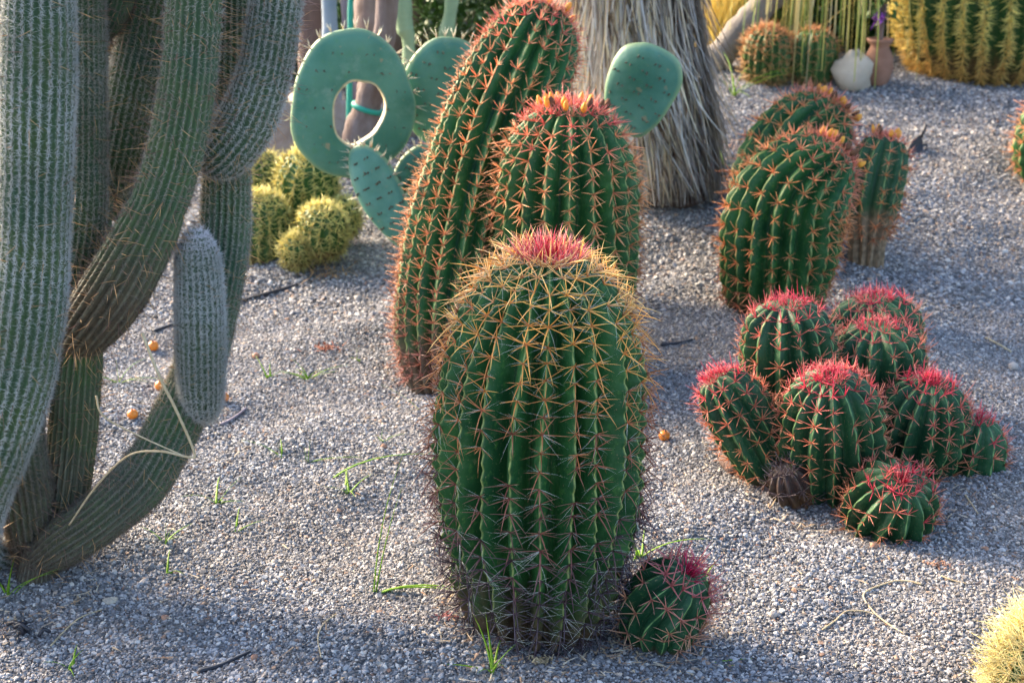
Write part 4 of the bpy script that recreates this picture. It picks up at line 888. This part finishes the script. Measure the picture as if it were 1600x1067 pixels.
def fruit(px, py, Rp, label, group=None):
    b = ground(px, py + Rp * .8); R = Rp / F * depth(b); n, m_ = 9, 14; ph = np.linspace(-1.57, 1.57, n); th = np.arange(m_) * 2 * math.pi / m_
    rr = R * (1 - .06 * np.abs(np.sin(ph)) ** 6)
    V = np.stack([rr[:, None] * np.cos(ph)[:, None] * np.cos(th), rr[:, None] * np.cos(ph)[:, None] * np.sin(th), rr[:, None] * np.sin(ph)[:, None] + 0 * th], -1).reshape(-1, 3)
    t = thing('fallen_fruit', label, 'fruit', b + [0, 0, R * .9], group); obj('flesh', mk('flesh', V, grid_quads(n, m_)), M['orange'], t)
    vv, qq, tt = tube(np.array([[0, -R * .3, R * .88], [.001, -R * .36, R * 1.05], [.002, -R * .4, R * 1.12]]), R * .13, 6); obj('stalk_scar', mk('stalk_scar', vv, qq, tt), M['bark_dark'], t)
for px, py in ((240, 541), (251, 603), (350, 621), (208, 648), (175, 372)): fruit(px, py, 8.5, 'small round orange fruit fallen by the hairy column cactus', 'fallen orange fruits')
fruit(1038, 681, 9, 'single orange fruit on gravel between the big barrel and the clump of heads')

def strand(name, label, cat, pts, rpx, mat, group=None, lift=.004):
    P = []
    for p in pts: P.append(at(*p) if len(p) == 3 else ground(*p) + [0, 0, lift])
    P = np.array(P); b = P[0].copy(); k = depth(b) / F
    C = catmull(P, 8 * len(P)); V, Q, T = tube(C, np.linspace(rpx * k, rpx * k * .6, len(C)), 6)
    o = obj(name, mk(name, V - b, Q, T), mat); o.location = b; return tag(o, label, cat, group)
strand('dry_straw', 'long pale straw folded sharply in front of the low curved column stem', 'straw', [(222, 520, 2.62), (250, 590, 2.60), (275, 640, 2.60), (303, 705, 2.60), (296, 714, 2.60), (250, 705, 2.61), (200, 712, 2.64), (150, 760, 2.68), (108, 820, 2.70)], 2.6, M['straw'])
strand('dry_straw', 'thin pale straw with a kink beside the low curved column stem', 'straw', [(150, 618, 2.66), (162, 650, 2.65), (220, 682, 2.62), (292, 714, 2.60)], 1.8, M['straw'])
strand('drip_hose', 'black irrigation hose half buried behind the hairy column cactus', 'hose', [(370, 476), (400, 466), (435, 456), (465, 447)], 4.5, M['hose'])
strand('drip_hose', 'short black hose piece left of the clump of heads', 'hose', [(1032, 541), (1055, 539), (1082, 533)], 3.2, M['hose'])
strand('drip_hose', 'black hose piece emerging from bluish gravel left of the big barrel', 'hose', [(312, 1052), (345, 1042), (372, 1030), (392, 1020)], 4.0, M['hose'])
strand('drip_hose', 'black hose length beside the fallen orange fruits', 'hose', [(240, 520), (262, 512), (280, 505)], 4.0, M['hose'])
strand('dry_twig', 'forked pale twig lying on open gravel in front of the clump of heads', 'twig', [(1440, 915), (1415, 910), (1390, 912), (1350, 930), (1362, 955), (1385, 975), (1412, 992)], 1.7, M['straw'])
strand('dry_twig', 'bent pale twig crossing the forked twig on the gravel', 'twig', [(1285, 986), (1305, 972), (1322, 958), (1350, 958), (1366, 962)], 1.5, M['straw'])
strand('dry_twig', 'short straight pale twig on gravel right of the clump of heads', 'twig', [(1540, 530), (1560, 540), (1580, 552)], 2.2, M['straw'])
strand('dry_twig', 'thin curling twig on gravel between the column cactus and the big barrel', 'twig', [(525, 962), (505, 978), (497, 1000), (502, 1030)], 1.3, M['straw'])
strand('dry_twig', 'crooked twig near the black rubber scrap', 'twig', [(80, 1012), (100, 990), (125, 968), (160, 955)], 1.5, M['straw'])
strand('dry_twig', 'pale twig beside the front head of the clump', 'twig', [(1508, 776), (1518, 790), (1528, 805)], 1.6, M['straw'])
strand('dry_twig', 'grey bent stick in front of the orange fruit', 'twig', [(345, 666), (365, 655), (385, 640)], 3.0, M['stem_lilac'])
strand('dry_twig', 'small forked twig right of the forked twig', 'twig', [(1470, 902), (1490, 910), (1510, 915)], 1.5, M['straw'])
# black dripper stake and rubber scrap
b = ground(1428, 238); k = depth(b) / F
t = thing('drip_emitter', 'black plastic drip stake stuck in the gravel bank', 'dripper', b)
V = np.array([(-14, -4, -2), (13, -4, 0), (14, 4, 14), (9, 5, 26), (-2, 4, 18), (-14, 3, 4)]) * k; V2 = V + np.array([0, 10, 0]) * k
obj('stake', mk('stake', np.vstack([V, V2]), [[i, (i + 1) % 6, 6 + (i + 1) % 6, 6 + i] for i in range(6)] + [[0, 5, 4, 3], [0, 3, 2, 1], [6, 7, 8, 9], [6, 9, 10, 11]], None, False), M['hose'], t)
vv, qq, tt = tube(np.array([(10, 3, 22), (14, 3, 34), (16, 3, 42)]) * k, 2.2 * k, 8); obj('tube', mk('tube', vv, qq, tt), M['hose'], t)
bag = Bag(); r = np.random.default_rng(77); b = ground(45, 995)
for q in range(9):
    p = r.normal(0, .014, 3) * [1, 1, .3] + [0, 0, .008]; e = p + r.normal(0, .022, 3) * [1, 1, .6]; V, Q, T = tube(catmull(np.array([p, (p + e) / 2 + [0, 0, .012], e]), 6), .004, 5); bag.add(V, Q, T)
o = obj('rubber_scrap', bag.mesh('rubber_scrap'), M['hose']); o.location = b; tag(o, 'tangled black rubber scrap on gravel below the column cactus foot', 'scrap')
# dead sprigs
def sprig(px, py, s, n, label, c, seed):
    b = ground(px, py); r = np.random.default_rng(seed); bag = Bag(); k = depth(b) / F
    P = r.normal(0, 1, (n, 3)) * [s * k, s * k * .7, .2 * s * k]; P[:, 2] = np.abs(P[:, 2]) + .003
    vv, qq, tt, t_ = spines(P, r.normal(0, 1, (n, 3)) * [1, 1, .5], s * k * .9, .0028, r.normal(0, .3, (n, 3)), 4, 3, .3); bag.add(vv, qq, tt, t_, np.repeat(np.array(c) * r.uniform(.7, 1.3, (n, 1)), 13, 0))
    o = obj('dead_sprig', bag.mesh('dead_sprig', False), M['litter']); o.location = b; tag(o, label, 'dead leaves')
sprig(508, 545, 13, 46, 'rust brown dead sprig above a green tuft', (.36, .13, .08), 1)
sprig(520, 432, 22, 60, 'tan brown dead leaf pile in front of the yellow ball clump', (.42, .25, .11), 2)
sprig(1468, 885, 9, 30, 'small reddish dried sprig on gravel in front of the clump', (.34, .18, .12), 3)
sprig(1155, 235, 14, 30, 'tan dry leaf scraps between the palm and the barrel trio', (.5, .3, .2), 4)
sprig(1060, 305, 22, 70, 'fallen straw leaf scraps round the foot of the palm', (.62, .48, .32), 7)
sprig(845, 1035, 10, 60, 'pale dry spiny debris at the foot of the big upright barrel', (.5, .38, .22), 5)
sprig(700, 965, 9, 44, 'pink red dried spine scraps left of the big barrel foot', (.34, .12, .11), 6)
# loose pebbles larger than the gravel
PB = [(1583, 577, 16), (1366, 856, 14), (1563, 968, 12), (1208, 963, 15), (398, 1030, 12), (740, 1048, 10), (560, 470, 14), (258, 968, 12), (505, 640, 10), (430, 880, 11), (1500, 620, 10), (1120, 900, 9), (620, 830, 9), (400, 560, 12), (455, 690, 10), (330, 905, 10), (600, 700, 10), (1480, 980, 9), (1250, 880, 9), (1540, 860, 10)]
for k, (px, py, s) in enumerate(PB):
    rd_ = k % 3 == 1
    rock('loose rust brown pebble lying on the finer grey gravel' if rd_ else 'loose pale pebble lying on the finer grey gravel', px, py, s, s * .7, M['pebble_red'] if rd_ else M['pebble'], 200 + k, None, 'pebble', 'pebble', 'rust pebbles' if rd_ else 'pale pebbles', (7, 9))
o = rock('white dry leaf scrap on gravel below the column cactus', 172, 940, 24, 5, M['white_rock'], 300, None, 'leaf', 'leaf_scrap')
# fine plant litter
n = 700; r = np.random.default_rng(55); yy = 2.1 + 3.4 * r.random(n) ** 1.3; xx = r.uniform(-1, 1, n) * (yy * .39 + .2)
for (cx, cy, rad_, m_) in ((g0[0], g0[1] - .03, .21, 260), (b_ball[0], b_ball[1], .12, 90), (b_clump[0], b_clump[1] + .05, .34, 260), (cbase[0], cbase[1], .16, 130), (at(700, 606, 4.0)[0], 4.0, .22, 120), (pb[0], pb[1] - .1, .40, 220)):
    a = r.uniform(0, 6.283, m_); q_ = rad_ * (.75 + .5 * r.random(m_) ** 2); xx = np.append(xx, cx + q_ * np.cos(a)); yy = np.append(yy, cy + q_ * np.sin(a))
n = len(xx)
P = np.stack([xx, yy, gz(xx, yy) + .010], 1); D = np.stack([r.normal(0, 1, n), r.normal(0, 1, n), r.normal(.05, .12, n)], 1)
vv, qq, tt, t_ = spines(P, D, .008 + .035 * r.random(n) ** 2.5, r.uniform(.0012, .0030, n), r.normal(0, .25, (n, 3)) * [1, 1, .15], 4, 2, .4)
pal = np.array([(.45, .34, .22), (.55, .46, .34), (.28, .16, .10), (.36, .24, .15)]); bag = Bag(); bag.add(vv, qq, tt, t_, np.repeat(pal[r.integers(0, 4, n)], 9, 0))
o = obj('plant_litter', bag.mesh('plant_litter', False), M['litter'], None, 'stuff'); tag(o, 'scattered tiny dry straw and leaf bits over the gravel', 'litter')
